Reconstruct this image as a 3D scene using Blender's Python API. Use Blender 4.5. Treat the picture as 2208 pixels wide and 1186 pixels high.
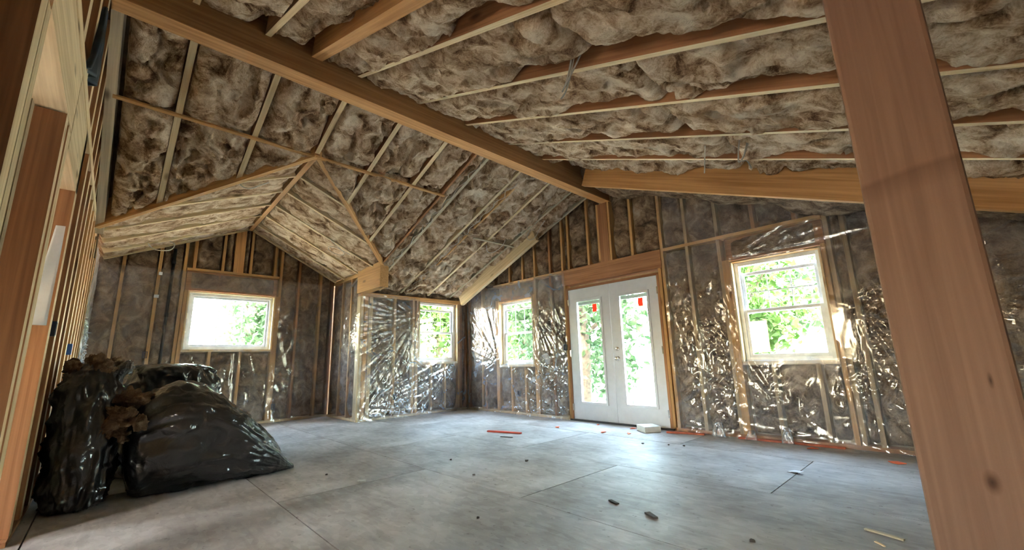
import bpy, bmesh, math, random
import numpy as np
from mathutils import Vector, Matrix

S = bpy.context.scene
for o in list(bpy.data.objects):
    bpy.data.objects.remove(o)
COL = S.collection
rnd = random.Random(7)

# ------------------------------------------------------------------ camera, sky, sun, exposure
cam_d = bpy.data.cameras.new('camera')
cam_d.sensor_width = 36.0
cam_d.lens = 14.711
cam_d.clip_start = 0.02
cam = bpy.data.objects.new('camera', cam_d)
COL.objects.link(cam)
S.camera = cam
yaw, pitch, roll = math.radians(-46.4336), math.radians(11.5697), math.radians(-1.5379)
fw = Vector((math.sin(yaw) * math.cos(pitch), math.cos(yaw) * math.cos(pitch), math.sin(pitch)))
rt = Vector((math.cos(yaw), -math.sin(yaw), 0))
up = rt.cross(fw)
r2 = math.cos(roll) * rt + math.sin(roll) * up
u2 = -math.sin(roll) * rt + math.cos(roll) * up
M = Matrix((r2, u2, -fw)).transposed().to_4x4()
M.translation = Vector((0, 0, 0.94))
cam.matrix_world = M

world = bpy.data.worlds.new('sky')
S.world = world
world.use_nodes = True
wn = world.node_tree.nodes
wn.clear()
w_out = wn.new('ShaderNodeOutputWorld')
w_bg = wn.new('ShaderNodeBackground')
w_sky = wn.new('ShaderNodeTexSky')
w_sky.sky_type = 'NISHITA'
w_sky.sun_disc = False
w_sky.sun_elevation = math.radians(52)
w_sky.sun_rotation = math.radians(150)
w_sky.air_density = 1.2
w_sky.dust_density = 2.5
w_mix = wn.new('ShaderNodeMix')          # white balance of the whole sky
w_mix.data_type = 'RGBA'
w_mix.blend_type = 'MULTIPLY'
w_mix.inputs['Factor'].default_value = 1.0
w_mix.inputs['B'].default_value = (1.0, 0.90, 0.76, 1)
world.node_tree.links.new(w_sky.outputs[0], w_mix.inputs['A'])
world.node_tree.links.new(w_mix.outputs['Result'], w_bg.inputs[0])
world.node_tree.links.new(w_bg.outputs[0], w_out.inputs[0])
w_bg.inputs[1].default_value = 7.2

sun_d = bpy.data.lights.new('sun', 'SUN')
sun_d.energy = 8.0
sun_d.angle = math.radians(0.6)
sun_d.color = (1.0, 0.97, 0.91)
sun = bpy.data.objects.new('sun', sun_d)
COL.objects.link(sun)
sun.rotation_euler = Vector((0.60, -0.33, 0.73)).to_track_quat('Z', 'Y').to_euler()

vs = S.view_settings
vs.view_transform = 'Standard'
vs.look = 'None'
vs.gamma = 1.0
vs.use_curve_mapping = False
vs.exposure = 1.72

# ------------------------------------------------------------------ noise
def _hash(ix, iy, iz, seed):
    h = (ix * 374761393 + iy * 668265263 + iz * 2147483647 + seed * 1274126177) & 0xFFFFFFFF
    h = ((h ^ (h >> 13)) * 1274126177) & 0xFFFFFFFF
    h = (h ^ (h >> 16)) & 0xFFFFFFFF
    return h / 4294967295.0 * 2 - 1

def vnoise(x, y, z, seed=0):
    x = np.asarray(x, float); y = np.asarray(y, float); z = np.asarray(z, float)
    x, y, z = np.broadcast_arrays(x, y, z)
    xi = np.floor(x).astype(np.int64); yi = np.floor(y).astype(np.int64); zi = np.floor(z).astype(np.int64)
    fx, fy, fz = x - xi, y - yi, z - zi
    fx = fx * fx * fx * (fx * (fx * 6 - 15) + 10); fy = fy * fy * fy * (fy * (fy * 6 - 15) + 10); fz = fz * fz * fz * (fz * (fz * 6 - 15) + 10)
    r = 0
    for dx in (0, 1):
        wx = fx if dx else 1 - fx
        for dy in (0, 1):
            wy = fy if dy else 1 - fy
            for dz in (0, 1):
                wz = fz if dz else 1 - fz
                r = r + _hash(xi + dx, yi + dy, zi + dz, seed) * wx * wy * wz
    return r

def fbm(x, y, z, seed=0, octv=4, gain=0.5):
    a, r, f = 1.0, 0, 1.0
    for i in range(octv):
        r = r + a * vnoise(x * f + 17.3 * i, y * f + 9.1 * i, z * f + 3.7 * i, seed + i)
        a *= gain; f *= 2.03
    return r

def billow(x, y, z, seed=0, octv=4, gain=0.55):
    a, r, f = 1.0, 0, 1.0
    for i in range(octv):
        r = r + a * (np.abs(vnoise(x * f + 11.3 * i, y * f + 5.1 * i, z * f + 7.7 * i, seed + i)) * 2 - 0.6)
        a *= gain; f *= 2.1
    return r

# ------------------------------------------------------------------ materials
def mat_new(name):
    m = bpy.data.materials.new(name)
    m.use_nodes = True
    nt = m.node_tree
    b = nt.nodes['Principled BSDF']
    return m, nt, b

def N(nt, t, **kw):
    n = nt.nodes.new(t)
    for k, v in kw.items():
        setattr(n, k, v)
    return n

def ramp(nt, stops):
    n = nt.nodes.new('ShaderNodeValToRGB')
    e = n.color_ramp.elements
    while len(e) < len(stops):
        e.new(0.5)
    for el, (p, c) in zip(e, stops):
        el.position = p
        el.color = (*c, 1) if len(c) == 3 else c
    return n

def plain(name, col, rough=0.6, metal=0.0, spec=0.5, var=0.06, scale=9.0):
    m, nt, b = mat_new(name)
    L = nt.links
    tc = N(nt, 'ShaderNodeTexCoord')
    no = N(nt, 'ShaderNodeTexNoise')
    no.inputs['Scale'].default_value = scale
    no.inputs['Detail'].default_value = 4
    L.new(tc.outputs['Object'], no.inputs['Vector'])
    lo = tuple(c * (1 - var * 2) for c in col); hi = tuple(min(1, c * (1 + var * 2)) for c in col)
    r = ramp(nt, [(0.3, lo), (0.7, hi)])
    L.new(no.outputs['Fac'], r.inputs[0])
    L.new(r.outputs[0], b.inputs['Base Color'])
    b.inputs['Roughness'].default_value = rough
    b.inputs['Metallic'].default_value = metal
    b.inputs['Specular IOR Level'].default_value = spec
    return m

def wood(name, dark, light, knots=True, gscale=1.0, rough=0.7, stain=None):
    """lumber with the grain running along the piece's own X axis"""
    m, nt, b = mat_new(name)
    L = nt.links
    tc = N(nt, 'ShaderNodeTexCoord')
    oi = N(nt, 'ShaderNodeObjectInfo')
    mul = N(nt, 'ShaderNodeVectorMath', operation='SCALE')
    L.new(oi.outputs['Random'], mul.inputs['Scale'])
    mul.inputs[0].default_value = (13.0, 7.0, 5.0)
    add = N(nt, 'ShaderNodeVectorMath', operation='ADD')
    L.new(tc.outputs['Object'], add.inputs[0]); L.new(mul.outputs[0], add.inputs[1])
    mp = N(nt, 'ShaderNodeMapping')
    mp.inputs['Scale'].default_value = (1.2 * gscale, 42 * gscale, 42 * gscale)
    L.new(add.outputs[0], mp.inputs['Vector'])
    g = N(nt, 'ShaderNodeTexNoise')
    g.inputs['Scale'].default_value = 1.0; g.inputs['Detail'].default_value = 5; g.inputs['Distortion'].default_value = 0.6
    L.new(mp.outputs[0], g.inputs['Vector'])
    mp2 = N(nt, 'ShaderNodeMapping')
    mp2.inputs['Scale'].default_value = (0.8, 5, 5)
    L.new(add.outputs[0], mp2.inputs['Vector'])
    g2 = N(nt, 'ShaderNodeTexNoise')
    g2.inputs['Scale'].default_value = 1.0; g2.inputs['Detail'].default_value = 3
    L.new(mp2.outputs[0], g2.inputs['Vector'])
    mx = N(nt, 'ShaderNodeMath', operation='MULTIPLY_ADD')
    L.new(g2.outputs['Fac'], mx.inputs[0]); mx.inputs[1].default_value = 0.6
    L.new(g.outputs['Fac'], mx.inputs[2])
    r = ramp(nt, [(0.55, dark), (1.0, light)])
    sb = N(nt, 'ShaderNodeMath', operation='SUBTRACT'); sb.inputs[1].default_value = 0.0
    L.new(mx.outputs[0], sb.inputs[0])
    L.new(sb.outputs[0], r.inputs[0])
    col = r.outputs[0]
    hsv = N(nt, 'ShaderNodeHueSaturation')
    vr = N(nt, 'ShaderNodeMapRange'); vr.inputs['To Min'].default_value = 0.85; vr.inputs['To Max'].default_value = 1.15
    L.new(oi.outputs['Random'], vr.inputs['Value']); L.new(vr.outputs[0], hsv.inputs['Value'])
    L.new(col, hsv.inputs['Color']); col = hsv.outputs[0]
    if knots:
        mp3 = N(nt, 'ShaderNodeMapping')
        mp3.inputs['Scale'].default_value = (1.7, 5, 5)
        L.new(add.outputs[0], mp3.inputs['Vector'])
        vo = N(nt, 'ShaderNodeTexVoronoi'); vo.inputs['Scale'].default_value = 1.0
        L.new(mp3.outputs[0], vo.inputs['Vector'])
        kr = ramp(nt, [(0.06, (0.18, 0.13, 0.10)), (0.15, (1, 1, 1))])
        L.new(vo.outputs['Distance'], kr.inputs[0])
        mm = N(nt, 'ShaderNodeMix', data_type='RGBA', blend_type='MULTIPLY')
        mm.inputs['Factor'].default_value = 0.8
        L.new(col, mm.inputs['A']); L.new(kr.outputs[0], mm.inputs['B'])
        col = mm.outputs['Result']
    if stain:
        # an old slanting damp mark across the face, and two tight knots
        sx = N(nt, 'ShaderNodeSeparateXYZ'); L.new(tc.outputs['Object'], sx.inputs[0])
        sl = N(nt, 'ShaderNodeMath', operation='MULTIPLY_ADD'); sl.inputs[1].default_value = stain[1]
        L.new(sx.outputs['Z'], sl.inputs[0]); L.new(sx.outputs['X'], sl.inputs[2])
        wv = N(nt, 'ShaderNodeMath', operation='MULTIPLY_ADD'); wv.inputs[1].default_value = 0.03
        L.new(g2.outputs['Fac'], wv.inputs[0]); L.new(sl.outputs[0], wv.inputs[2])
        sr = ramp(nt, [(stain[0] - 0.03, (1, 1, 1)), (stain[0] + 0.012, (0.62, 0.55, 0.5)), (stain[0] + 0.022, (1.0, 0.97, 0.93)), (stain[0] + 0.06, (1, 1, 1))])
        L.new(wv.outputs[0], sr.inputs[0])
        ms = N(nt, 'ShaderNodeMix', data_type='RGBA', blend_type='MULTIPLY'); ms.inputs['Factor'].default_value = 0.8
        L.new(col, ms.inputs['A']); L.new(sr.outputs[0], ms.inputs['B'])
        col = ms.outputs['Result']
        for kx, kz, kr_ in ((-0.39, -0.0145, 0.0055), (-0.228, -0.04, 0.0022)):
            cv = N(nt, 'ShaderNodeVectorMath', operation='DISTANCE')
            sc_ = N(nt, 'ShaderNodeVectorMath', operation='MULTIPLY'); sc_.inputs[1].default_value = (0.55 if kr_ > 0.004 else 0.25, 0, 1)
            L.new(tc.outputs['Object'], sc_.inputs[0]); L.new(sc_.outputs[0], cv.inputs[0]); cv.inputs[1].default_value = (kx * (0.55 if kr_ > 0.004 else 0.25), 0, kz)
            kk = ramp(nt, [(0.0, (0.25, 0.2, 0.17)), (kr_, (0.5, 0.42, 0.36)), (kr_ * 1.8, (1, 1, 1))])
            L.new(cv.outputs['Value'], kk.inputs[0])
            mk = N(nt, 'ShaderNodeMix', data_type='RGBA', blend_type='MULTIPLY'); mk.inputs['Factor'].default_value = 1.0
            L.new(col, mk.inputs['A']); L.new(kk.outputs[0], mk.inputs['B'])
            col = mk.outputs['Result']
    L.new(col, b.inputs['Base Color'])
    b.inputs['Roughness'].default_value = rough
    b.inputs['Specular IOR Level'].default_value = 0.25
    bp = N(nt, 'ShaderNodeBump'); bp.inputs['Strength'].default_value = 0.25; bp.inputs['Distance'].default_value = 0.004
    L.new(g.outputs['Fac'], bp.inputs['Height']); L.new(bp.outputs[0], b.inputs['Normal'])
    return m

W_PALE = wood('pale_spruce', (0.54, 0.37, 0.19), (0.82, 0.645, 0.40))
W_ORANGE = wood('orange_fir', (0.42, 0.22, 0.08), (0.66, 0.38, 0.16))
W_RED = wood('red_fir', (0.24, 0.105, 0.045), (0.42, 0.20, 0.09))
W_BROWN = wood('brown_fir', (0.15, 0.066, 0.028), (0.26, 0.125, 0.055))
W_POST = wood('post_fir', (0.165, 0.087, 0.056), (0.22, 0.122, 0.080), gscale=1.6, stain=(0.157, 0.12))
W_LAM = wood('laminated_fir', (0.40, 0.19, 0.062), (0.66, 0.35, 0.14), knots=False)
W_TAN = wood('tan_stud', (0.30, 0.20, 0.11), (0.48, 0.34, 0.20))
W_LAM_SHADE = wood('laminated_fir_shade', (0.23, 0.11, 0.042), (0.38, 0.20, 0.085), knots=False)  # darker copy of laminated_fir: shade put into the ridge beam's sides
W_GREY = wood('greyed_board', (0.38, 0.30, 0.2), (0.62, 0.52, 0.36))

def osb(name, c0, c1, c2):
    m, nt, b = mat_new(name)
    L = nt.links
    tc = N(nt, 'ShaderNodeTexCoord')
    vo = N(nt, 'ShaderNodeTexVoronoi'); vo.inputs['Scale'].default_value = 26
    mp = N(nt, 'ShaderNodeMapping'); mp.inputs['Scale'].default_value = (0.5, 1.2, 1)
    L.new(tc.outputs['Object'], mp.inputs['Vector']); L.new(mp.outputs[0], vo.inputs['Vector'])
    n1 = N(nt, 'ShaderNodeTexNoise'); n1.inputs['Scale'].default_value = 1.3; n1.inputs['Detail'].default_value = 8; n1.inputs['Roughness'].default_value = 0.62
    L.new(tc.outputs['Object'], n1.inputs['Vector'])
    mp2 = N(nt, 'ShaderNodeMapping'); mp2.inputs['Scale'].default_value = (1.0, 9, 1)
    mp2.inputs['Rotation'].default_value = (0, 0, 0.5)
    L.new(tc.outputs['Object'], mp2.inputs['Vector'])
    n2 = N(nt, 'ShaderNodeTexNoise'); n2.inputs['Scale'].default_value = 1.6; n2.inputs['Detail'].default_value = 6
    L.new(mp2.outputs[0], n2.inputs['Vector'])
    r1 = ramp(nt, [(0.35, c0), (0.52, c1), (0.68, c2)])
    L.new(n1.outputs['Fac'], r1.inputs[0])
    fl = N(nt, 'ShaderNodeMix', data_type='RGBA', blend_type='SOFT_LIGHT'); fl.inputs['Factor'].default_value = 0.22
    L.new(r1.outputs[0], fl.inputs['A']); L.new(vo.outputs['Color'], fl.inputs['B'])
    bw = N(nt, 'ShaderNodeRGBToBW'); L.new(vo.outputs['Color'], bw.inputs[0])
    fl.inputs['B'].default_value = (0.5, 0.5, 0.5, 1)
    nt.links.remove(fl.inputs['B'].links[0]); L.new(bw.outputs[0], fl.inputs['B'])
    dr = ramp(nt, [(0.36, (0.55, 0.52, 0.48)), (0.47, (1, 1, 1))])
    L.new(n2.outputs['Fac'], dr.inputs[0])
    mm = N(nt, 'ShaderNodeMix', data_type='RGBA', blend_type='MULTIPLY'); mm.inputs['Factor'].default_value = 0.25
    L.new(fl.outputs['Result'], mm.inputs['A']); L.new(dr.outputs[0], mm.inputs['B'])
    n3 = N(nt, 'ShaderNodeTexNoise'); n3.inputs['Scale'].default_value = 22; n3.inputs['Detail'].default_value = 3
    L.new(tc.outputs['Object'], n3.inputs['Vector'])
    sp = ramp(nt, [(0.27, (0.35, 0.32, 0.3)), (0.33, (1, 1, 1))])
    L.new(n3.outputs['Fac'], sp.inputs[0])
    m2 = N(nt, 'ShaderNodeMix', data_type='RGBA', blend_type='MULTIPLY'); m2.inputs['Factor'].default_value = 0.6
    L.new(mm.outputs['Result'], m2.inputs['A']); L.new(sp.outputs[0], m2.inputs['B'])
    L.new(m2.outputs['Result'], b.inputs['Base Color'])
    b.inputs['Roughness'].default_value = 0.62
    b.inputs['Specular IOR Level'].default_value = 0.28
    bp = N(nt, 'ShaderNodeBump'); bp.inputs['Strength'].default_value = 0.2; bp.inputs['Distance'].default_value = 0.004
    L.new(n1.outputs['Fac'], bp.inputs['Height']); L.new(bp.outputs[0], b.inputs['Normal'])
    return m
M_OSB = osb('dusty_subfloor', (0.30, 0.27, 0.245), (0.42, 0.39, 0.365), (0.54, 0.515, 0.49))
M_SHEATH = osb('wall_sheathing', (0.30, 0.21, 0.12), (0.42, 0.30, 0.18), (0.52, 0.4, 0.25))

def insulation(name, stops, bump=0.8):
    m, nt, b = mat_new(name)
    L = nt.links
    tc = N(nt, 'ShaderNodeTexCoord')
    n0 = N(nt, 'ShaderNodeTexNoise'); n0.inputs['Scale'].default_value = 5.5; n0.inputs['Detail'].default_value = 7; n0.inputs['Roughness'].default_value = 0.65; n0.inputs['Distortion'].default_value = 0.8
    L.new(tc.outputs['Object'], n0.inputs['Vector'])
    n1 = N(nt, 'ShaderNodeTexNoise'); n1.inputs['Scale'].default_value = 30; n1.inputs['Detail'].default_value = 8; n1.inputs['Roughness'].default_value = 0.65; n1.inputs['Distortion'].default_value = 2.5
    L.new(tc.outputs['Object'], n1.inputs['Vector'])
    ma = N(nt, 'ShaderNodeMath', operation='MULTIPLY_ADD'); ma.inputs[1].default_value = 0.35
    L.new(n1.outputs['Fac'], ma.inputs[0]); L.new(n0.outputs['Fac'], ma.inputs[2])
    mr = N(nt, 'ShaderNodeMath', operation='SUBTRACT'); mr.inputs[1].default_value = 0.175
    L.new(ma.outputs[0], mr.inputs[0])
    r = ramp(nt, stops)
    L.new(mr.outputs[0], r.inputs[0])
    L.new(r.outputs[0], b.inputs['Base Color'])
    b.inputs['Roughness'].default_value = 1.0
    b.inputs['Specular IOR Level'].default_value = 0.05
    bp = N(nt, 'ShaderNodeBump'); bp.inputs['Strength'].default_value = bump; bp.inputs['Distance'].default_value = 0.03
    L.new(n1.outputs['Fac'], bp.inputs['Height'])
    bp2 = N(nt, 'ShaderNodeBump'); bp2.inputs['Strength'].default_value = bump * 0.8; bp2.inputs['Distance'].default_value = 0.05
    L.new(n0.outputs['Fac'], bp2.inputs['Height']); L.new(bp.outputs[0], bp2.inputs['Normal'])
    L.new(bp2.outputs[0], b.inputs['Normal'])
    return m
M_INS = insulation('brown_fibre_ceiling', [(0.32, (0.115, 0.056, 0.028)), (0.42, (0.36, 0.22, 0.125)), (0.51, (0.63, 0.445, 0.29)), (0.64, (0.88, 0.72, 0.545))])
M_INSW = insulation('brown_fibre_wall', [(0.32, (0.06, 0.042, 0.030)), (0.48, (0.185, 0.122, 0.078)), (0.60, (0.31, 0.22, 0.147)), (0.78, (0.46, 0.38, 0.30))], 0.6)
M_TUFT = insulation('brown_fibre_scrap', [(0.3, (0.05, 0.028, 0.016)), (0.5, (0.14, 0.085, 0.05)), (0.7, (0.34, 0.24, 0.16))], 0.6)

def schlick(nt, f0, gain, normal=None):
    lw = N(nt, 'ShaderNodeLayerWeight'); lw.inputs['Blend'].default_value = 0.5
    if normal is not None:
        nt.links.new(normal, lw.inputs['Normal'])
    pw = N(nt, 'ShaderNodeMath', operation='POWER'); pw.inputs[1].default_value = 4.0
    nt.links.new(lw.outputs['Facing'], pw.inputs[0])
    ma = N(nt, 'ShaderNodeMath', operation='MULTIPLY_ADD'); ma.inputs[1].default_value = (1 - f0) * gain; ma.inputs[2].default_value = f0
    ma.use_clamp = True
    nt.links.new(pw.outputs[0], ma.inputs[0])
    return ma

def plastic_mat(name, haze=0.09, tint=(0.86, 0.9, 1.0), gl=0.45, rough=0.16, f0=0.12):
    m, nt, b = mat_new(name)
    L = nt.links
    nt.nodes.remove(b)
    out = nt.nodes['Material Output']
    tr = N(nt, 'ShaderNodeBsdfTransparent'); tr.inputs[0].default_value = (0.97, 0.97, 0.98, 1)
    df = N(nt, 'ShaderNodeBsdfTranslucent'); df.inputs[0].default_value = (*tint, 1)
    d2 = N(nt, 'ShaderNodeBsdfDiffuse'); d2.inputs[0].default_value = (*tint, 1)
    dd = N(nt, 'ShaderNodeMixShader'); dd.inputs[0].default_value = 0.3
    L.new(d2.outputs[0], dd.inputs[1]); L.new(df.outputs[0], dd.inputs[2])
    gs = N(nt, 'ShaderNodeBsdfGlossy'); gs.inputs['Roughness'].default_value = rough
    tc = N(nt, 'ShaderNodeTexCoord')
    no = N(nt, 'ShaderNodeTexNoise'); no.inputs['Scale'].default_value = 7; no.inputs['Detail'].default_value = 5; no.inputs['Distortion'].default_value = 1.2
    L.new(tc.outputs['Object'], no.inputs['Vector'])
    bp = N(nt, 'ShaderNodeBump'); bp.inputs['Strength'].default_value = 0.10; bp.inputs['Distance'].default_value = 0.01
    L.new(no.outputs['Fac'], bp.inputs['Height'])
    L.new(bp.outputs[0], gs.inputs['Normal']);
    m1 = N(nt, 'ShaderNodeMixShader')
    hn = N(nt, 'ShaderNodeTexNoise'); hn.inputs['Scale'].default_value = 3.0; hn.inputs['Detail'].default_value = 6; hn.inputs['Distortion'].default_value = 2.0
    L.new(tc.outputs['Object'], hn.inputs['Vector'])
    hm = N(nt, 'ShaderNodeMapRange'); hm.inputs['From Min'].default_value = 0.38; hm.inputs['From Max'].default_value = 0.68
    hm.inputs['To Min'].default_value = haze * 0.5; hm.inputs['To Max'].default_value = haze * 2.0
    L.new(hn.outputs['Fac'], hm.inputs['Value']); L.new(hm.outputs[0], m1.inputs[0])
    L.new(tr.outputs[0], m1.inputs[1]); L.new(dd.outputs[0], m1.inputs[2])
    fm = schlick(nt, f0, gl, bp.outputs[0])
    m2 = N(nt, 'ShaderNodeMixShader')
    L.new(fm.outputs[0], m2.inputs[0]); L.new(m1.outputs[0], m2.inputs[1]); L.new(gs.outputs[0], m2.inputs[2])
    L.new(m2.outputs[0], out.inputs['Surface'])
    return m
M_POLY = plastic_mat('clear_poly_sheet')
M_POLY3 = plastic_mat('dull_poly_sheet', haze=0.14, rough=0.42, f0=0.08)
M_POLY2 = plastic_mat('milky_poly_sheet', haze=0.17, tint=(0.80, 0.87, 1.0), f0=0.135)

def glass_mat():
    m, nt, b = mat_new('window_glass')
    L = nt.links
    nt.nodes.remove(b)
    out = nt.nodes['Material Output']
    tr = N(nt, 'ShaderNodeBsdfTransparent'); tr.inputs[0].default_value = (0.93, 0.97, 0.95, 1)
    gs = N(nt, 'ShaderNodeBsdfGlossy'); gs.inputs['Roughness'].default_value = 0.02
    fr = schlick(nt, 0.04, 1.0)
    mx = N(nt, 'ShaderNodeMixShader')
    L.new(fr.outputs[0], mx.inputs[0]); L.new(tr.outputs[0], mx.inputs[1]); L.new(gs.outputs[0], mx.inputs[2])
    L.new(mx.outputs[0], out.inputs['Surface'])
    return m
M_GLASS = glass_mat()

def bag_mat():
    m, nt, b = mat_new('black_bag_plastic')
    L = nt.links
    tc = N(nt, 'ShaderNodeTexCoord')
    no = N(nt, 'ShaderNodeTexNoise'); no.inputs['Scale'].default_value = 9; no.inputs['Detail'].default_value = 5; no.inputs['Distortion'].default_value = 1.4
    L.new(tc.outputs['Object'], no.inputs['Vector'])
    n2 = N(nt, 'ShaderNodeTexNoise'); n2.inputs['Scale'].default_value = 2.5; n2.inputs['Detail'].default_value = 3
    L.new(tc.outputs['Object'], n2.inputs['Vector'])
    r = ramp(nt, [(0.35, (0.006, 0.006, 0.007)), (0.7, (0.014, 0.013, 0.013))])
    L.new(n2.outputs['Fac'], r.inputs[0]); L.new(r.outputs[0], b.inputs['Base Color'])
    b.inputs['Roughness'].default_value = 0.34
    b.inputs['Specular IOR Level'].default_value = 0.2
    b.inputs['Coat Weight'].default_value = 1.0
    b.inputs['Coat Roughness'].default_value = 0.07
    b.inputs['Coat IOR'].default_value = 1.65
    bp = N(nt, 'ShaderNodeBump'); bp.inputs['Strength'].default_value = 0.4; bp.inputs['Distance'].default_value = 0.03
    L.new(no.outputs['Fac'], bp.inputs['Height']); L.new(bp.outputs[0], b.inputs['Normal']); L.new(bp.outputs[0], b.inputs['Coat Normal'])
    return m
M_BAG = bag_mat()

M_WHITE = plain('white_vinyl', (0.80, 0.82, 0.84), 0.35)
M_DOOR = plain('primed_white_door', (0.66, 0.67, 0.70), 0.4, var=0.02)
M_METAL = plain('satin_nickel', (0.75, 0.72, 0.66), 0.22, metal=1.0)
M_DARK = plain('dark_threshold', (0.03, 0.03, 0.035), 0.5)
M_BLUEBOX = plain('blue_box_plastic', (0.03, 0.13, 0.50), 0.4)
M_DARKBOX = plain('dark_blue_box', (0.012, 0.02, 0.05), 0.4)
M_BLACKPIPE = plain('black_pipe', (0.012, 0.014, 0.016), 0.4)
M_PAPER = plain('white_paper', (0.78, 0.80, 0.82), 0.8, var=0.03)
M_INK = plain('grey_ink', (0.45, 0.48, 0.52), 0.8)
M_RED = plain('red_plastic', (0.62, 0.07, 0.035), 0.5)
M_ORANGE = plain('orange_flag', (0.80, 0.14, 0.04), 0.6)
M_REDWOOD = plain('red_stained_strip', (0.42, 0.10, 0.05), 0.7, var=0.2)
M_CABLE = plain('pale_cable', (0.62, 0.57, 0.50), 0.5)
M_CABLEG = plain('grey_cable', (0.36, 0.33, 0.29), 0.5)
M_TARP = plain('dark_tarp', (0.035, 0.05, 0.062), 0.55, var=0.25, scale=5)
M_BLOCK = plain('cut_foam', (0.62, 0.60, 0.55), 0.8)
M_DIRT = plain('dark_scrap', (0.07, 0.055, 0.045), 0.9)
M_WHITESCRAP = plain('white_scrap', (0.75, 0.77, 0.80), 0.6)
M_BLIND = plain('blind_headrail', (0.72, 0.76, 0.70), 0.5)
M_BARK = plain('tree_bark', (0.07, 0.055, 0.042), 0.9, var=0.25, scale=14)
M_SIDING = plain('house_siding', (0.10, 0.15, 0.14), 0.7)
M_ROOFG = plain('grey_shingle', (0.30, 0.30, 0.31), 0.9, var=0.15, scale=30)
M_CONC = plain('grey_concrete', (0.10, 0.115, 0.125), 0.8, var=0.08, scale=3)
M_LAWN = plain('dry_lawn', (0.42, 0.41, 0.33), 0.95, var=0.3, scale=4)
M_DECK = plain('roof_deck_ply', (0.20, 0.13, 0.07), 0.9, var=0.15)

def leaf_mat(name, c0, c1):
    m, nt, b = mat_new(name)
    L = nt.links
    oi = N(nt, 'ShaderNodeTexCoord')
    no = N(nt, 'ShaderNodeTexNoise'); no.inputs['Scale'].default_value = 2.2
    L.new(oi.outputs['Object'], no.inputs['Vector'])
    r = ramp(nt, [(0.3, c0), (0.7, c1)])
    L.new(no.outputs['Fac'], r.inputs[0])
    L.new(r.outputs[0], b.inputs['Base Color'])
    b.inputs['Roughness'].default_value = 0.6
    out = nt.nodes['Material Output']
    tl = N(nt, 'ShaderNodeBsdfTranslucent'); L.new(r.outputs[0], tl.inputs[0])
    mx = N(nt, 'ShaderNodeMixShader'); mx.inputs[0].default_value = 0.4
    L.new(b.outputs[0], mx.inputs[1]); L.new(tl.outputs[0], mx.inputs[2]); L.new(mx.outputs[0], out.inputs['Surface'])
    return m
M_LEAF = leaf_mat('maple_leaf', (0.022, 0.060, 0.008), (0.055, 0.12, 0.022))
M_LEAF2 = leaf_mat('conifer_leaf', (0.025, 0.060, 0.022), (0.055, 0.105, 0.045))

M_TAGRED = leaf_mat('red_sticker', (0.75, 0.08, 0.03), (0.85, 0.11, 0.05))

# ------------------------------------------------------------------ object helpers
def link(name, me, parent=None, mat=None, smooth=False):
    o = bpy.data.objects.new(name, me)
    COL.objects.link(o)
    if mat is not None and not me.materials:
        me.materials.append(mat)
    if smooth:
        me.polygons.foreach_set('use_smooth', [True] * len(me.polygons))
    if parent is not None:
        o.parent = parent
    return o

def tag(o, label=None, cat=None, group=None, kind=None):
    if label: o['label'] = label
    if cat: o['category'] = cat
    if group: o['group'] = group
    if kind: o['kind'] = kind
    return o

def empty(name, loc=(0, 0, 0)):
    o = bpy.data.objects.new(name, None)
    o.empty_display_size = 0.1
    o.location = loc
    COL.objects.link(o)
    return o

def pydata(name, v, f):
    me = bpy.data.meshes.new(name)
    me.from_pydata([tuple(map(float, p)) for p in v], [], f)
    me.update()
    return me

BOXF = [(0, 3, 2, 1), (4, 5, 6, 7), (0, 1, 5, 4), (1, 2, 6, 5), (2, 3, 7, 6), (3, 0, 4, 7)]
def boxmesh(name, sx, sy, sz, bev=0.0):
    hx, hy, hz = sx / 2, sy / 2, sz / 2
    v = [(-hx, -hy, -hz), (hx, -hy, -hz), (hx, hy, -hz), (-hx, hy, -hz), (-hx, -hy, hz), (hx, -hy, hz), (hx, hy, hz), (-hx, hy, hz)]
    me = pydata(name, v, BOXF)
    if bev > 0:
        bm = bmesh.new(); bm.from_mesh(me)
        bmesh.ops.bevel(bm, geom=bm.edges[:], offset=bev, segments=2, affect='EDGES', profile=0.5)
        bm.to_mesh(me); bm.free()
    return me

def box(name, lo, hi, mat, parent=None, axis=0, bev=0.0):
    """axis-aligned box; local X of the mesh runs along the given axis so that grain follows it"""
    c = [(a + b) / 2 for a, b in zip(lo, hi)]
    s = [abs(b - a) for a, b in zip(lo, hi)]
    if axis == 0:
        me = boxmesh(name, *s, bev=bev); R = Matrix.Identity(4)
    elif axis == 1:
        me = boxmesh(name, s[1], s[0], s[2], bev=bev); R = Matrix(((0, -1, 0), (1, 0, 0), (0, 0, 1))).to_4x4()
    else:
        me = boxmesh(name, s[2], s[1], s[0], bev=bev); R = Matrix(((0, 0, -1), (0, 1, 0), (1, 0, 0))).to_4x4()
    o = link(name, me, parent, mat)
    R.translation = Vector(c)
    if parent is not None:
        R = Matrix.Translation(-Vector(parent.location)) @ R
    o.matrix_local = R
    return o

def board(name, p0, p1, w, d, upv, mat, parent=None, off=(0, 0)):
    """board from p0 to p1: w across, d along upv; p0/p1 lie on the bottom centre line, the board rises along upv"""
    p0, p1 = Vector(p0), Vector(p1)
    x = (p1 - p0); ln = x.length; x.normalize()
    z = Vector(upv); z = (z - x * z.dot(x)).normalized()
    y = z.cross(x)
    me = boxmesh(name, ln, w, d)
    o = link(name, me, parent, mat)
    R = Matrix((x, y, z)).transposed().to_4x4()
    R.translation = (p0 + p1) / 2 + z * (d / 2 + off[1]) + y * off[0]
    if parent is not None:
        R = Matrix.Translation(-Vector(parent.location)) @ R
    o.matrix_local = R
    return o

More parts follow.
